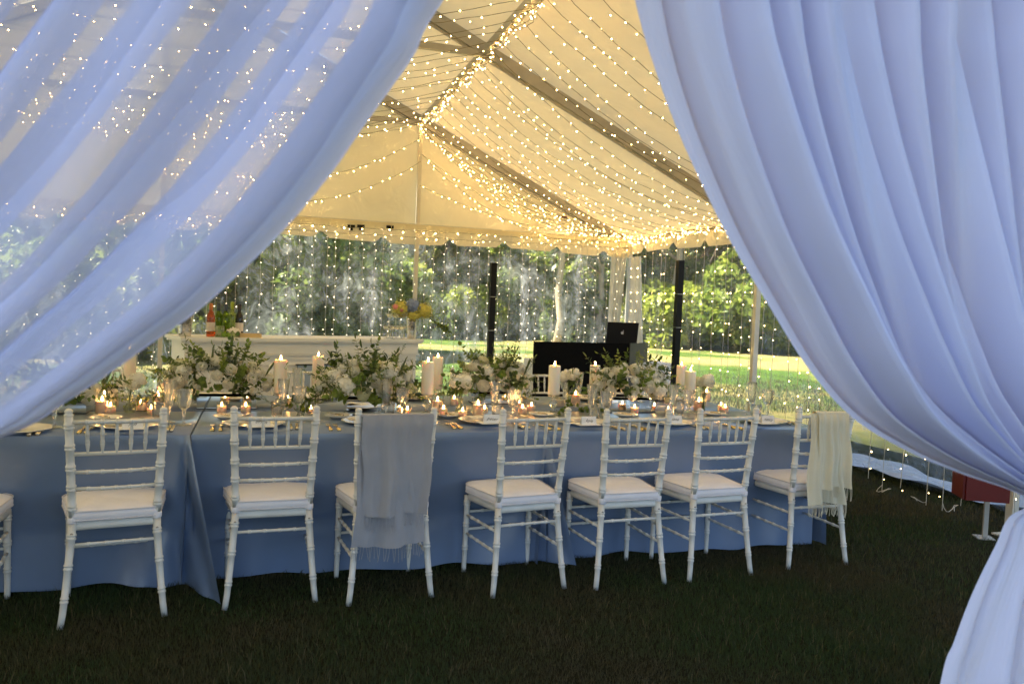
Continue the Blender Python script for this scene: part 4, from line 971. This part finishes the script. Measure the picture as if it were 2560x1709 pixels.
for c in VP.values():
    for ch in KIDS[c.name]:
        bpy.data.objects.remove(ch)
    bpy.data.objects.remove(c)

# ================================================================== FLOWERS
def petal(b, c, out, up, w_, l, cup, mi=0):
    out, up = Vector(out).normalized(), Vector(up).normalized(); sd_ = out.cross(up).normalized()
    vs = []
    for j in range(4):
        v = j/3
        for i in range(4):
            u = i/3*2-1; ww = w_*math.sin(.5+v*2.2)*.5
            p = Vector(c)+up*(l*v)+out*(cup*math.sin(v*2.0)*l-.25*cup*l*v*v)+sd_*u*ww-out*(u*u*ww*.45)
            vs.append(p)
    b.add(vs, [(j*4+i, j*4+i+1, (j+1)*4+i+1, (j+1)*4+i) for j in range(3) for i in range(3)], mi)
def rose_mesh(R=.032, m='petal_white', seed=1, layers=5, eye=False):
    q = random.Random(seed); b = MB()
    for L in range(layers):
        n = 3+L; r = R*(.05+.16*L); h = R*(1.15-.11*L)
        for k in range(n):
            a = 6.283*(k+.5*(L % 2))/n+q.uniform(-.2, .2); o = Vector((math.cos(a), math.sin(a), 0))
            petal(b, o*r*.8+Vector((0, 0, R*.08*(layers-L)-.2*R)), o, Vector((0, 0, 1))+o*(.12+.17*L), R*(1.0+.18*L), h, .30+.10*L)
    ms = [M[m]]
    if eye: b.lathe([(R*.05, .1*R), (R*.25, .5*R), (R*.22, .75*R), (.001, .85*R)], 8, mi=1); ms.append(M['eye'])
    b.lathe([(R*.05, -R*.5), (R*.25, -R*.3), (R*.35, -R*.05)], 8, mi=len(ms)); ms.append(M['stem'])
    return b.mesh('blossom', ms)
def cluster_mesh(R, m, seed, n=70, name='hydrangea_head', fl=.011):
    q = random.Random(seed); b = MB()
    for i in range(n):
        z = 1-2*(i+.5)/n; a = i*2.39996; r = math.sqrt(1-z*z)
        if z < -.55: continue
        d = Vector((r*math.cos(a), r*math.sin(a), z)); c = d*R*q.uniform(.74, 1.10); x = d.orthogonal().normalized(); y = d.cross(x); t0 = q.uniform(0, 1.5)
        for k in range(4):
            an = t0+k*1.5708; o = x*math.cos(an)+y*math.sin(an); s = x*math.cos(an+1.57)+y*math.sin(an+1.57)
            b.add([c, c+o*fl*.6+s*fl*.55+d*fl*.15, c+o*fl*1.15+d*fl*.25, c+o*fl*.6-s*fl*.55+d*fl*.15], [(0, 1, 2, 3)])
    ic = MB(); b.lathe([(.001, -R*.7), (R*.6, -R*.5), (R*.8, 0), (R*.6, R*.5), (.001, R*.75)], 10); return b.mesh(name, M[m], False)
def leaf(b, p, d, up, l, w_, fold=.2, droop=.2, lobes=0, mi=0):
    d, up = Vector(d).normalized(), Vector(up); s = d.cross(up)
    s = s.normalized() if s.length > 1e-4 else d.orthogonal().normalized(); n = s.cross(d)
    ks = [(0, 0), (.25, .75), (.55, 1), (.82, .6), (1, 0)] if not lobes else [(0, .25), (.18, 1.15), (.38, .75), (.62, .95), (.78, .45), (1, 0)]
    P = Vector(p); c = [P+d*l*t_-n*droop*l*t_*t_ for t_, _ in ks]; vs = []
    for q_, (t_, k) in zip(c, ks): vs += [q_+s*w_*k*.5+n*fold*w_*k*.5, q_, q_-s*w_*k*.5+n*fold*w_*k*.5]
    b.add(vs, [f for i in range(len(ks)-1) for f in ((3*i, 3*i+1, 3*i+4, 3*i+3), (3*i+1, 3*i+2, 3*i+5, 3*i+4))], mi)
def sprig_mesh(name, L, n, ll, lw, m, seed, curve=.3, lobes=0, tip=True, opp=True):
    q = random.Random(seed); b = MB(); pts = [Vector((curve*L*(i/8)**2, 0, L*i/8)) for i in range(9)]
    b.tube(pts, [.0018*(1-.06*i) for i in range(9)], 4, mi=1)
    for i in range(n):
        t_ = .12+.88*(i+.5)/n; k = min(7, int(t_*8)); p = pts[k].lerp(pts[k+1], t_*8-k); d0 = (pts[k+1]-pts[k]).normalized()
        for sg in ((0, math.pi) if opp else (0,)):
            a = i*2.1+sg+q.uniform(-.4, .4); o = Vector((math.cos(a), math.sin(a), 0))
            leaf(b, p, d0*q.uniform(.35, .9)+o, d0, ll*q.uniform(.7, 1.15)*(1-.35*t_), lw*q.uniform(.8, 1.1), lobes=lobes)
    if tip: leaf(b, pts[-1], (pts[-1]-pts[-2]), (1, 0, 0), ll*.9, lw*.8)
    return b.mesh(name, [M[m], M['stem']], False)
def spike_mesh(seed):
    q = random.Random(seed); b = MB(); pts = [Vector((.03*(i/9)**2*q.uniform(.8, 1.2), 0, .17*i/9)) for i in range(10)]
    b.tube(pts, [.002, .003, .006, .0075, .0078, .0075, .0068, .0055, .004, .0015], 6, mi=0)
    for i in range(60):
        k = q.uniform(2, 8.9); p = pts[int(k)]; a = q.uniform(0, 6.28); o = Vector((math.cos(a), math.sin(a), .5)); leaf(b, p+o*.006, o, (0, 0, 1), .006, .004)
    return b.mesh('veronica_spike', M['leaf_sage'], False)
def berry_mesh(seed):
    q = random.Random(seed); b = MB(); b.tube([(0, 0, 0), (0, 0, .08)], .0018, 4, mi=1)
    for i in range(20):
        a = q.uniform(0, 6.28); e = q.uniform(.0, 1.2); r = q.uniform(.02, .032); c = Vector((math.cos(a)*math.cos(e)*r, math.sin(a)*math.cos(e)*r, .08+math.sin(e)*r))
        b.tube([(0, 0, .075), c], .0008, 3, False, mi=1); b.lathe([(.001, -.005), (.0042, -.002), (.0048, .0015), (.001, .0055)], 6, c)
    return b.mesh('berry_cluster', [M['berry'], M['stem']])
FL = dict(rose=rose_mesh(.036, 'petal_white', 1, 6), rose2=rose_mesh(.031, 'petal_white', 2, 5), bud=rose_mesh(.022, 'petal_white', 3, 4), ran=rose_mesh(.036, 'petal_cream', 4, 7), liz=rose_mesh(.033, 'petal_white', 5, 4, True),
          hyd=cluster_mesh(.055, 'petal_white', 6, 90), stock=cluster_mesh(.034, 'petal_white', 7, 40, 'stock_head', .010), hblue=cluster_mesh(.075, 'petal_blue', 8, 130, fl=.012), hyel=cluster_mesh(.078, 'petal_yellow', 9, 130, fl=.012),
          hpink=cluster_mesh(.055, 'petal_pink', 10, 80, fl=.013), scab=cluster_mesh(.040, 'petal_white', 14, 70, 'scabiosa_head', .012),
          olive=sprig_mesh('olive_sprig', .20, 9, .054, .015, 'leaf_sage', 1, .5), euc=sprig_mesh('leafy_sprig', .17, 7, .054, .033, 'leaf', 2, .35), dark=sprig_mesh('laurel_sprig', .16, 5, .075, .033, 'leaf_dark', 3, .3),
          lime=sprig_mesh('lime_sprig', .16, 8, .040, .026, 'leaf_lime', 4, .25), ivy=sprig_mesh('ivy_trail', .20, 6, .042, .040, 'leaf', 5, .8, 1, True, False), fern=sprig_mesh('fine_sprig', .20, 15, .022, .007, 'leaf', 6, .6),
          spike=spike_mesh(7), berry=berry_mesh(8))
NMF = dict(rose='rose', rose2='rose', bud='rose_bud', ran='ranunculus', liz='lisianthus', hyd='hydrangea_head', stock='stock_head', hblue='hydrangea_head', hyel='hydrangea_head', hpink='hydrangea_head', scab='scabiosa_head',
           olive='olive_sprig', euc='leafy_sprig', dark='laurel_sprig', lime='lime_sprig', ivy='ivy_trail', fern='fine_sprig', spike='veronica_spike', berry='berry_cluster')
def aim(o, d, roll=0):
    q = Vector(d).normalized().to_track_quat('Z', 'Y'); o.rotation_euler = (q.to_matrix() @ Matrix.Rotation(roll, 3, 'Z')).to_euler()
def put(kind, par, loc, d, s=1):
    o = link(NMF[kind], FL[kind], par, loc); aim(o, d, rnd.uniform(0, 6.28)); o.scale = (s, s, s); return o
def mound(par, c, rx, ry, rz, seed, nfl=30, nlf=46, trail=0, sx=1, flowers=('rose', 'rose2', 'rose2', 'ran', 'liz', 'hyd', 'stock', 'bud', 'liz', 'rose', 'bud', 'rose2', 'stock'), leaves=('olive', 'euc', 'dark', 'lime', 'fern', 'olive', 'ivy', 'euc')):
    global rnd
    keep = rnd; rnd = random.Random(seed)
    c = Vector(c)
    for i in range(int(nlf*1.5)):
        a = rnd.uniform(0, 6.28); e = rnd.uniform(-.35, 1.2); d = Vector((math.cos(a)*math.cos(e), math.sin(a)*math.cos(e), math.sin(e)))
        o = c+Vector((d.x*rx, d.y*ry, d.z*rz))*rnd.uniform(.4, .8); put(rnd.choice(leaves), par, o, Vector((d.x*1.2, d.y*.8, d.z*.8+.12)), rnd.uniform(.6, 1.0))
    n = nfl
    for i in range(n):
        z = 1-1.15*(i+.5)/n; a = i*2.39996+rnd.uniform(-.3, .3); r = math.sqrt(max(0, 1-z*z)); d = Vector((r*math.cos(a), r*math.sin(a), z))
        put(rnd.choice(flowers), par, c+Vector((d.x*rx*.86, d.y*ry*.86, d.z*rz*.82)), Vector((d.x, d.y-.35, d.z+.15)), rnd.uniform(.85, 1.15))
    for i in range(7):
        a = rnd.uniform(0, 6.28); x_ = rnd.uniform(-.8, .8)
        put(rnd.choice(('spike', 'spike', 'dark', 'berry')), par, c+Vector((x_*rx, rnd.uniform(-.5, .2)*ry, rz*(.62-.35*abs(x_)))), Vector((x_*.7+rnd.uniform(-.2, .2), rnd.uniform(-.2, .1), 1)), rnd.uniform(.7, 1.0))
    for i in range(trail):
        t_ = i/max(1, trail-1); put(rnd.choice(('olive', 'fern', 'euc')), par, c+Vector((sx*rx*(.7+.3*t_), -ry*.3, -rz*.2*t_)), Vector((sx, -.3, -.25-.5*t_)), 1.1)
    rnd = keep
def mirror_box(x0, x1, y, h, label, seed, W=.15, **k):
    """low mirrored planter with flowers in it; px are table points of its ends"""
    L = x1-x0
    o = thing('flower_arrangement', label, 'flower arrangement', ((x0+x1)/2, y, ZC), 0, 'low flower arrangements in mirrored boxes')
    for a, c in (((-L/2, -W/2, .002), (L/2, -W/2+.004, h)), ((-L/2, W/2-.004, .002), (L/2, W/2, h)), ((-L/2, -W/2+.004, .002), (-L/2+.004, W/2-.004, h)), ((L/2-.004, -W/2+.004, .002), (L/2, W/2-.004, h))):
        b = MB(); b.box(a, c); build(b, 'mirror_panel', M['mirror'], o, False)
    b = MB(); b.box((-L/2-.003, -W/2-.003, 0), (L/2+.003, W/2+.003, .005)); build(b, 'base_tray', M['foil_dark'], o, False)
    return o
def px_arr(u0, u1, vb, vtop, h, label, seed, wide, lift=0, cx=None, dep=.15, **k):
    a, c = bz(u0, vb, ZC), bz(u1, vb, ZC); y = (a.y+c.y)/2+dep/2
    o = mirror_box(a.x, c.x, y, h, label, seed, dep)
    dist = (Vector((o.location.x, o.location.y, 1))-EYE).dot(fw); sc_ = dist/F_PX
    cu = cx if cx else (u0+u1)/2
    mid = bz(cu, vb, ZC).x-o.location.x; top = (vb-vtop)*sc_*1.0
    rz_ = (top-h)*.72; zc = h+rz_*.22
    mound(o, (mid, 0, zc), wide*sc_/2*.98, .15, rz_, seed, **k); return o
px_arr(492, 640, 1022, 873, .075, 'long low white and green flower mound in a mirrored box, left of the lemon print', 31, 290, cx=540, nfl=34, nlf=60, trail=3, sx=-1)
px_arr(866, 991, 1038, 888, .095, 'white and green flower mound in a mirrored box directly behind the grey shawl chair', 32, 270, cx=915, nfl=32, nlf=64, trail=6, sx=-1)
px_arr(1185, 1300, 1010, 882, .07, 'white and lime flower mound beyond the centre seam, left of the black booth', 33, 215, cx=1240, nfl=26, nlf=50)
px_arr(1522, 1638, 1031, 898, .085, 'dense white rose mound in a mirrored box before the black booth side', 34, 225, cx=1588, nfl=40, nlf=40)
px_arr(95, 215, 1034, 930, .07, 'dark leafy flower mound half hidden behind the left curtain', 35, 210, cx=170, nfl=12, nlf=40)
def bud_vase(u, v, vt, label, seed, kind='bulb', heads=('rose', 'rose2', 'rose'), leaves=('fern', 'euc')):
    p = bz(u, v, ZC); d = (p-EYE).dot(fw); H = (v-vt)*d/F_PX; o = thing('bud_vase', label, 'vase', p, 0, 'small glass bud vases'); q = random.Random(seed)
    b = MB()
    if kind == 'bulb': pr = [(.02, 0), (.032, .008), (.034, .024), (.024, .042), (.014, .06), (.018, .095), (.020, .098), (.016, .095), (.012, .06), (.022, .04), (.031, .024), (.02, .006)]
    else: pr = [(.028, 0), (.030, .003), (.012, .010), (.013, .03), (.018, .10), (.021, .13), (.019, .13), (.015, .10), (.010, .03), (.008, .015)]
    b.lathe(pr, 22, caps=False); build(b, 'glass_body', M['water'], o)
    b = MB()
    for i in range(5):
        a = q.uniform(0, 6.28); b.tube([(math.cos(a)*.012, math.sin(a)*.012, .01), (0, 0, .08), (math.cos(a)*.02, math.sin(a)*.02, H-.05)], .0018, 4, False)
    build(b, 'stem', M['stem'], o)
    for i in range(9):
        a = q.uniform(0, 6.28); put(q.choice(leaves), o, (0, 0, H*.55+q.uniform(-.01, .03)), (math.cos(a), math.sin(a)*.6, q.uniform(.1, 1)), q.uniform(.4, .62))
    n = len(heads)
    for i, k in enumerate(heads):
        a = 6.283*i/n+.5; put(k, o, (.038*math.cos(a), .03*math.sin(a), H-.045+.014*math.sin(a*2)), (math.cos(a)*.5, math.sin(a)*.3-.35, .9), 1.05)
bud_vase(324, 1031, 938, 'round glass bud vase of white garden flowers, left of the cut glasses', 1, heads=('rose', 'liz', 'stock', 'rose2'), leaves=('fern', 'berry', 'fern'))
bud_vase(1150, 1034, 940, 'round glass bud vase with white scabiosa heads near the middle', 2, heads=('scab', 'rose', 'scab', 'rose2'), leaves=('fern', 'euc'))
bud_vase(1421, 1021, 926, 'slim glass bud vase of white roses right of the tall flame candle', 3, 'tall', heads=('rose', 'rose', 'rose2'), leaves=('fern', 'euc'))
bud_vase(1758, 1030, 940, 'rightmost glass bud vase with one big cream rose', 4, 'tall', heads=('rose', 'ran', 'rose'), leaves=('fern', 'fern'))
# ivy trail lying on the table
p = bz(1445, 1030, ZC); iv = thing('ivy_runner', 'green ivy trail lying on the cloth between rose vase and tumbler', 'greenery', p)
for i in range(9):
    o = link('ivy_trail', FL['ivy'], iv, (-.12+.032*i, .02*math.sin(i), .004)); aim(o, (rnd.uniform(-1, 1), rnd.uniform(-.3, .6), .22), rnd.uniform(0, 6)); o.scale = (.8,)*3

# ================================================================== BAR
bl, br = Vector((-.68, 7.55, 0)), Vector((1.62, 8.34, 0)); ang = math.atan2(br.y-bl.y, br.x-bl.x); BL = (br-bl).length; BZ = 1.06
bar = thing('bar_counter', 'cream panelled bar counter with lemon print insert', 'bar', (bl+br)/2, ang)
hx = BL/2
b = MB(); b.box((-hx, -.04, BZ-.03), (hx, .56, BZ)); b.box((-hx+.015, -.028, BZ-.045), (hx-.015, .54, BZ-.03)); build(b, 'counter_top', M['bar'], bar, False)
b = MB(); b.box((-hx+.05, .02, .0), (hx-.05, .50, BZ-.045)); build(b, 'body', M['bar'], bar, False)
b = MB(); b.box((-hx+.04, 0, BZ-.15), (hx-.04, .018, BZ-.047)); b.box((-hx+.035, -.008, BZ-.165), (hx-.035, .018, BZ-.153)); build(b, 'frieze', M['bar'], bar, False)
def frame_panel(x0, x1, z0, z1):
    b = MB(); e = .014
    b.box((x0, .004, z0), (x1, .018, z0+e)); b.box((x0, .004, z1-e), (x1, .018, z1)); b.box((x0, .004, z0+e), (x0+e, .018, z1-e)); b.box((x1-e, .004, z0+e), (x1, .018, z1-e)); build(b, 'panel_moulding', M['bar'], bar, False)
frame_panel(-hx+.08, hx-.30, .80, BZ-.19); frame_panel(hx-.26, hx-.08, .12, BZ-.19); frame_panel(-hx+.08, -hx+.55, .12, .78)
b = MB(); b.box((-hx+1.08, -.004, .22), (-hx+1.48, .019, .80)); build(b, 'lemon_print_panel', M['lemon'], bar, False)
b = MB(); b.box((-hx+1.06, -.012, .80), (-hx+1.50, .019, .812)); build(b, 'panel_rail', M['grey_side'], bar, False)
def onbar(u, v=None, dy=.12):
    """point on the counter top below pixel column u"""
    d = ray(u, 845); n = Vector((-math.sin(ang), math.cos(ang), 0)); o = bl+n*dy; t_ = (o-EYE).dot(n)/d.dot(n); q = EYE+d*t_; return Vector((q.x, q.y, BZ+.001))
def bottle(u, dy, glass, foil, label, h=.30, lab=True):
    o = thing('wine_bottle', label, 'bottle', onbar(u, dy=dy), rnd.uniform(-.3, .3), 'wine bottles on the bar'); k = h/.30
    b = MB(); b.lathe([(.034, 0), (.037, .004), (.037, .17*k), (.033, .195*k), (.018, .225*k), (.014, .245*k), (.014, .29*k), (.016, .292*k), (.016, .30*k)], 18); build(b, 'body', M[glass], o)
    b = MB(); b.lathe([(.0155, .235*k), (.0162, .24*k), (.0165, .302*k), (.002, .303*k)], 14); build(b, 'foil', M[foil], o)
    if lab and glass in ('b_rose', 'b_dark'): b = MB(); b.lathe([(.0376, .05*k), (.0376, .13*k)], 24, caps=False); build(b, 'label', M['label'], o)
bottle(526, .16, 'b_rose', 'foil_orange', 'rose wine bottle, leftmost on the bar'); bottle(545, .22, 'b_green', 'foil_dark', 'green wine bottle right of the rose bottle')
bottle(563, .17, 'b_green', 'foil_dark', 'green wine bottle with leaves behind its neck'); bottle(579, .24, 'b_pale', 'foil_green', 'pale white wine bottle with green foil', .32)
bottle(597, .20, 'b_dark', 'b_dark', 'dark red wine bottle with pale label', .30)
p = onbar(548, dy=.06); tag(link('tumbler', G['tumbler'], None, p, sc=1.2), 'glass tumbler on the bar in front of the bottles', 'glass')
o = thing('wooden_tray', 'low wooden tray on the bar right of the bottles', 'tray', onbar(622, dy=.1), ang)
b = MB(); b.box((-.10, -.06, 0), (.10, .06, .006)); b.box((-.10, -.06, .006), (.10, -.052, .035)); b.box((-.10, .052, .006), (.10, .06, .035)); b.box((-.10, -.052, .006), (-.092, .052, .035)); b.box((.092, -.052, .006), (.10, .052, .035)); build(b, 'tray_body', M['tray'], o, False)
o = thing('napkin_bowl', 'bowl heaped with crumpled beige napkins beside the dark bottle', 'bowl', onbar(583, dy=.07))
b = MB(); b.lathe([(.03, 0), (.045, .02), (.06, .05), (.055, .05), (.04, .02), (.02, .01)], 18); build(b, 'bowl', M['glass_thin'], o)
b = MB(); b.grid(lambda u, v: ((u-.5)*.13, (v-.5)*.08, .05+.035*math.sin(u*3.1)*math.sin(v*3.1)+.012*math.sin(u*17)*math.cos(v*13)), 24, 14); build(b, 'crumpled_napkin', M['napkin'], o)
for k, u in enumerate((560, 570)):
    b = MB(); b.lathe([(.002, 0), (.02, .008), (.026, .022), (.02, .036), (.002, .045)], 12); tag(build(b, 'lime', M['lime'], loc=onbar(u, dy=.03)), ['left', 'right'][k]+' one of two limes on the bar before the bottles', 'fruit')
def urn(u, dy, label, s=1):
    o = thing('silver_vase', label, 'vase', onbar(u, dy=dy), 0, 'silver vases on the bar')
    b = MB(); b.lathe([(.045*s, 0), (.048*s, .006), (.05*s, .05), (.058*s, .14), (.07*s, .22), (.078*s, .26), (.073*s, .26), (.06*s, .15), (.045*s, .02)], 28); build(b, 'body', M['silver'], o); return o
v1 = urn(462, .14, 'silver vase at the left end of the bar behind the curtain', 1.1)
for k, (x, z, kd) in enumerate(((-.06, .31, 'hyel'), (.07, .30, 'hpink'), (0, .37, 'hblue'), (.12, .36, 'hpink'))): put(kd, v1, (x, -.02*k, z), (x, -.2, .8))
for k in range(10): put(rnd.choice(('euc', 'lime', 'dark')), v1, (0, 0, .28), (rnd.uniform(-1, 1.2), rnd.uniform(-.5, .5), rnd.uniform(.2, 1)), .9)
v2 = urn(1027, .14, 'silver vase of blue and yellow hydrangeas at the right end of the bar', .85)
for (x, z, kd, s) in ((-.125, .31, 'hyel', 1.2), (.125, .30, 'hyel', 1.15), (.0, .345, 'hblue', 1.15), (.01, .25, 'hyel', .9), (-.19, .33, 'hpink', .55), (-.10, .26, 'ran', 1.2), (.06, .25, 'hyel', .5), (-.13, .30, 'hpink', .42)): put(kd, v2, (x, -.04 if kd != 'hpink' else -.10, z), (x*2, -.6, .6), s)
for k in range(16):
    t_ = k/15; put(rnd.choice(('lime', 'euc', 'fern')), v2, (.12+.20*t_, -.02, .26-.12*t_), (1, rnd.uniform(-.4, .2), -.1-.8*t_), .85)
for k in range(18): put(rnd.choice(('euc', 'lime', 'fern')), v2, (rnd.uniform(-.17, .17), -.02, rnd.uniform(.24, .33)), (rnd.uniform(-.8, .8), 0, 1), .85)
# coupe pyramid
cb = MB(); cb.lathe([(.028, 0), (.028, .002), (.004, .006), (.0035, .075), (.006, .085), (.030, .100), (.040, .118), (.042, .128), (.040, .128), (.036, .112), (.02, .098), (.002, .092)], 22)
COUPE = cb.mesh('glass_bowl', M['glass']); fz = MB(); fz.lathe([(.003, .094), (.020, .100), (.035, .114), (.038, .121), (.002, .121)], 20); FIZZ = fz.mesh('champagne', M['fizz'])
for k, (u, dy, lv) in enumerate(((966, .10, 0), (981, .05, 0), (990, .16, 0), (1003, .09, 0), (975, .20, 0), (1008, .22, 0), (973, .10, 1), (988, .10, 1), (999, .14, 1))):
    p = onbar(u, dy=dy); p.z += .129*lv
    o = thing('champagne_coupe', ['champagne coupe in the bottom tier of the glass tower on the bar', 'champagne coupe in the upper tier of the glass tower on the bar'][lv], 'glass', p, 0, ['coupes in the bottom tier', 'coupes in the upper tier'][lv])
    link('glass_bowl', COUPE, o); link('champagne', FIZZ, o)

# ================================================================== DJ BOOTH, SPEAKERS, LAPTOP
A_, B_, C_ = bz(1335, 853, 1.05), bz(1573, 858, 1.05), bz(1618, 856, 1.05)
dj = thing('booth_facade', 'black fabric booth front with a grey right side', 'booth', (A_.x, A_.y, 0))
def vpanel(a, c, z0, z1, m, nm_, par, th=.02):
    b = MB(); b.beam((a.x-A_.x, a.y-A_.y, (z0+z1)/2), (c.x-A_.x, c.y-A_.y, (z0+z1)/2), th, z1-z0); build(b, nm_, M[m], par, False)
vpanel(A_, B_, .0, 1.05, 'black', 'front_panel', dj); vpanel(B_+Vector((.012, .012, 0)), C_, .0, 1.05, 'grey_side', 'side_panel', dj)
jt = thing('booth_table', 'white clothed table behind and beside the black booth front', 'table', (A_.x+.75, A_.y+.35, 0))
b = MB()
def f(u, v):
    s = u*4; k = int(min(3, s)); fr_ = s-k; cor = [(-.6, -.18), (1.25, -.05), (1.25, .45), (-.6, .45), (-.6, -.18)]
    x = cor[k][0]+(cor[k+1][0]-cor[k][0])*fr_; y = cor[k][1]+(cor[k+1][1]-cor[k][1])*fr_; o = (1-v)*(.05+.02*math.sin(u*70)); return (x*(1+o*.2), y-o*.6*(1 if k == 0 else 0), .80*v)
b.grid(f, 160, 10); b.add([(-.6, -.18, .80), (1.25, -.05, .80), (1.25, .45, .80), (-.6, .45, .80)], [(0, 1, 2, 3)]); build(b, 'table_cloth', M['white_cloth'], jt)
# laptop on a stand
l0, l1 = by(1516, 857, 9.10), by(1590, 857, 9.10); lt_ = by(1517, 804, 9.10)
lp = thing('laptop', 'open dark laptop with pale fruit emblem, seen from behind on the booth', 'laptop', ((l0.x+l1.x)/2, 9.10, l0.z), -.12)
wl = (l1.x-l0.x); hl = lt_.z-l0.z
b = MB(); b.add([(-wl/2, 0, 0), (wl/2, 0, 0), (wl/2, -.05, hl), (-wl/2, -.05, hl), (-wl/2, .008, 0), (wl/2, .008, 0), (wl/2, -.042, hl), (-wl/2, -.042, hl)], [(0, 1, 2, 3), (7, 6, 5, 4), (3, 2, 6, 7), (1, 5, 6, 2), (0, 3, 7, 4), (0, 4, 5, 1)]); build(b, 'lid', M['laptop'], lp, False)
b = MB(); b.box((-wl/2, .0, -.016), (wl/2, .25, -.002)); build(b, 'keyboard_base', M['laptop'], lp, False)
b = MB(); s = .020; n = 24; pts = []
for i in range(n):
    a = 6.283*i/n; r = s*(1-.10*math.cos(a-1.57)**8-.08*(math.cos(a+1.57) > .93)); x_ = r*math.cos(a); 
    if math.cos(a) > .75: x_ -= .007*(math.cos(a)-.75)/.25*1.3
    pts.append((x_, 0, r*math.sin(a)))
b.add(pts, [tuple(range(n))]); b.add([(.001, 0, s*1.1), (.009, 0, s*1.25), (.012, 0, s*1.75), (.003, 0, s*1.5)], [(0, 1, 2, 3)]); build(b, 'emblem', M['logo'], lp, False, loc=(-.0, -.029, hl*.5), rot=(math.atan2(.05, hl), 0, 0))
st_ = thing('laptop_stand', 'dark stand lifting the laptop above the booth table', 'stand', ((l0.x+l1.x)/2, 9.22, .80))
zs = l0.z-.017-.80
b = MB(); b.box((-.14, -.1, zs-.012), (.14, .1, zs)); build(b, 'shelf', M['black_gloss'], st_, False)
b = MB(); b.box((-.02, -.02, .01), (.02, .02, zs-.012)); build(b, 'column', M['black_gloss'], st_, False)
b = MB(); b.box((-.12, -.1, 0), (.12, .1, .01)); build(b, 'foot', M['black_gloss'], st_, False)
def speaker(u, Y, vtop, label):
    t = by(u, vtop, Y); o = thing('column_speaker', label, 'speaker', (t.x, Y, 0), 0, 'slim column speakers'); H = t.z
    b = MB(); b.box((-.036, -.04, H-.40), (.036, .04, H)); build(b, 'upper_array', M['black_gloss'], o, False)
    b = MB(); b.box((-.035, -.039, H-.80), (.035, .039, H-.405)); build(b, 'upper_array', M['black_gloss'], o, False)
    b = MB(); b.box((-.034, -.038, .42), (.034, .038, H-.805)); build(b, 'extension_column', M['black_gloss'], o, False)
    b = MB(); b.box((-.19, -.22, 0), (.19, .22, .42)); build(b, 'bass_module', M['black'], o, False)
    for z in (H-.40, H-.80):
        b = MB(); b.box((-.0365, -.0405, z-.008), (.0365, -.0385, z-.002)); build(b, 'joint_band', M['screw'], o, False)
speaker(1234, 9.2, 657, 'slim black column speaker left of the booth'); speaker(1701, 8.6, 651, 'slim black column speaker right of the booth')
# red cabinet hung on the right wall post
pr_ = bz(2420, 1232, .33)
rb = thing('red_cabinet', 'red metal equipment box on short legs by the right tent wall', 'cabinet', (pr_.x+.02, pr_.y, 0), -.5)
b = MB(); b.box((-.06, -.10, .30), (.20, .14, .60)); build(b, 'body', M['red'], rb, False)
b = MB(); b.box((-.075, -.085, .302), (-.062, .125, .598)); build(b, 'door', M['red'], rb, False)
b = MB(); b.box((.145, .145, 0), (.175, .165, .70)); b.box((.10, .10, 0), (.21, .21, .008)); build(b, 'stand_post', M['aluminium'], rb, False)
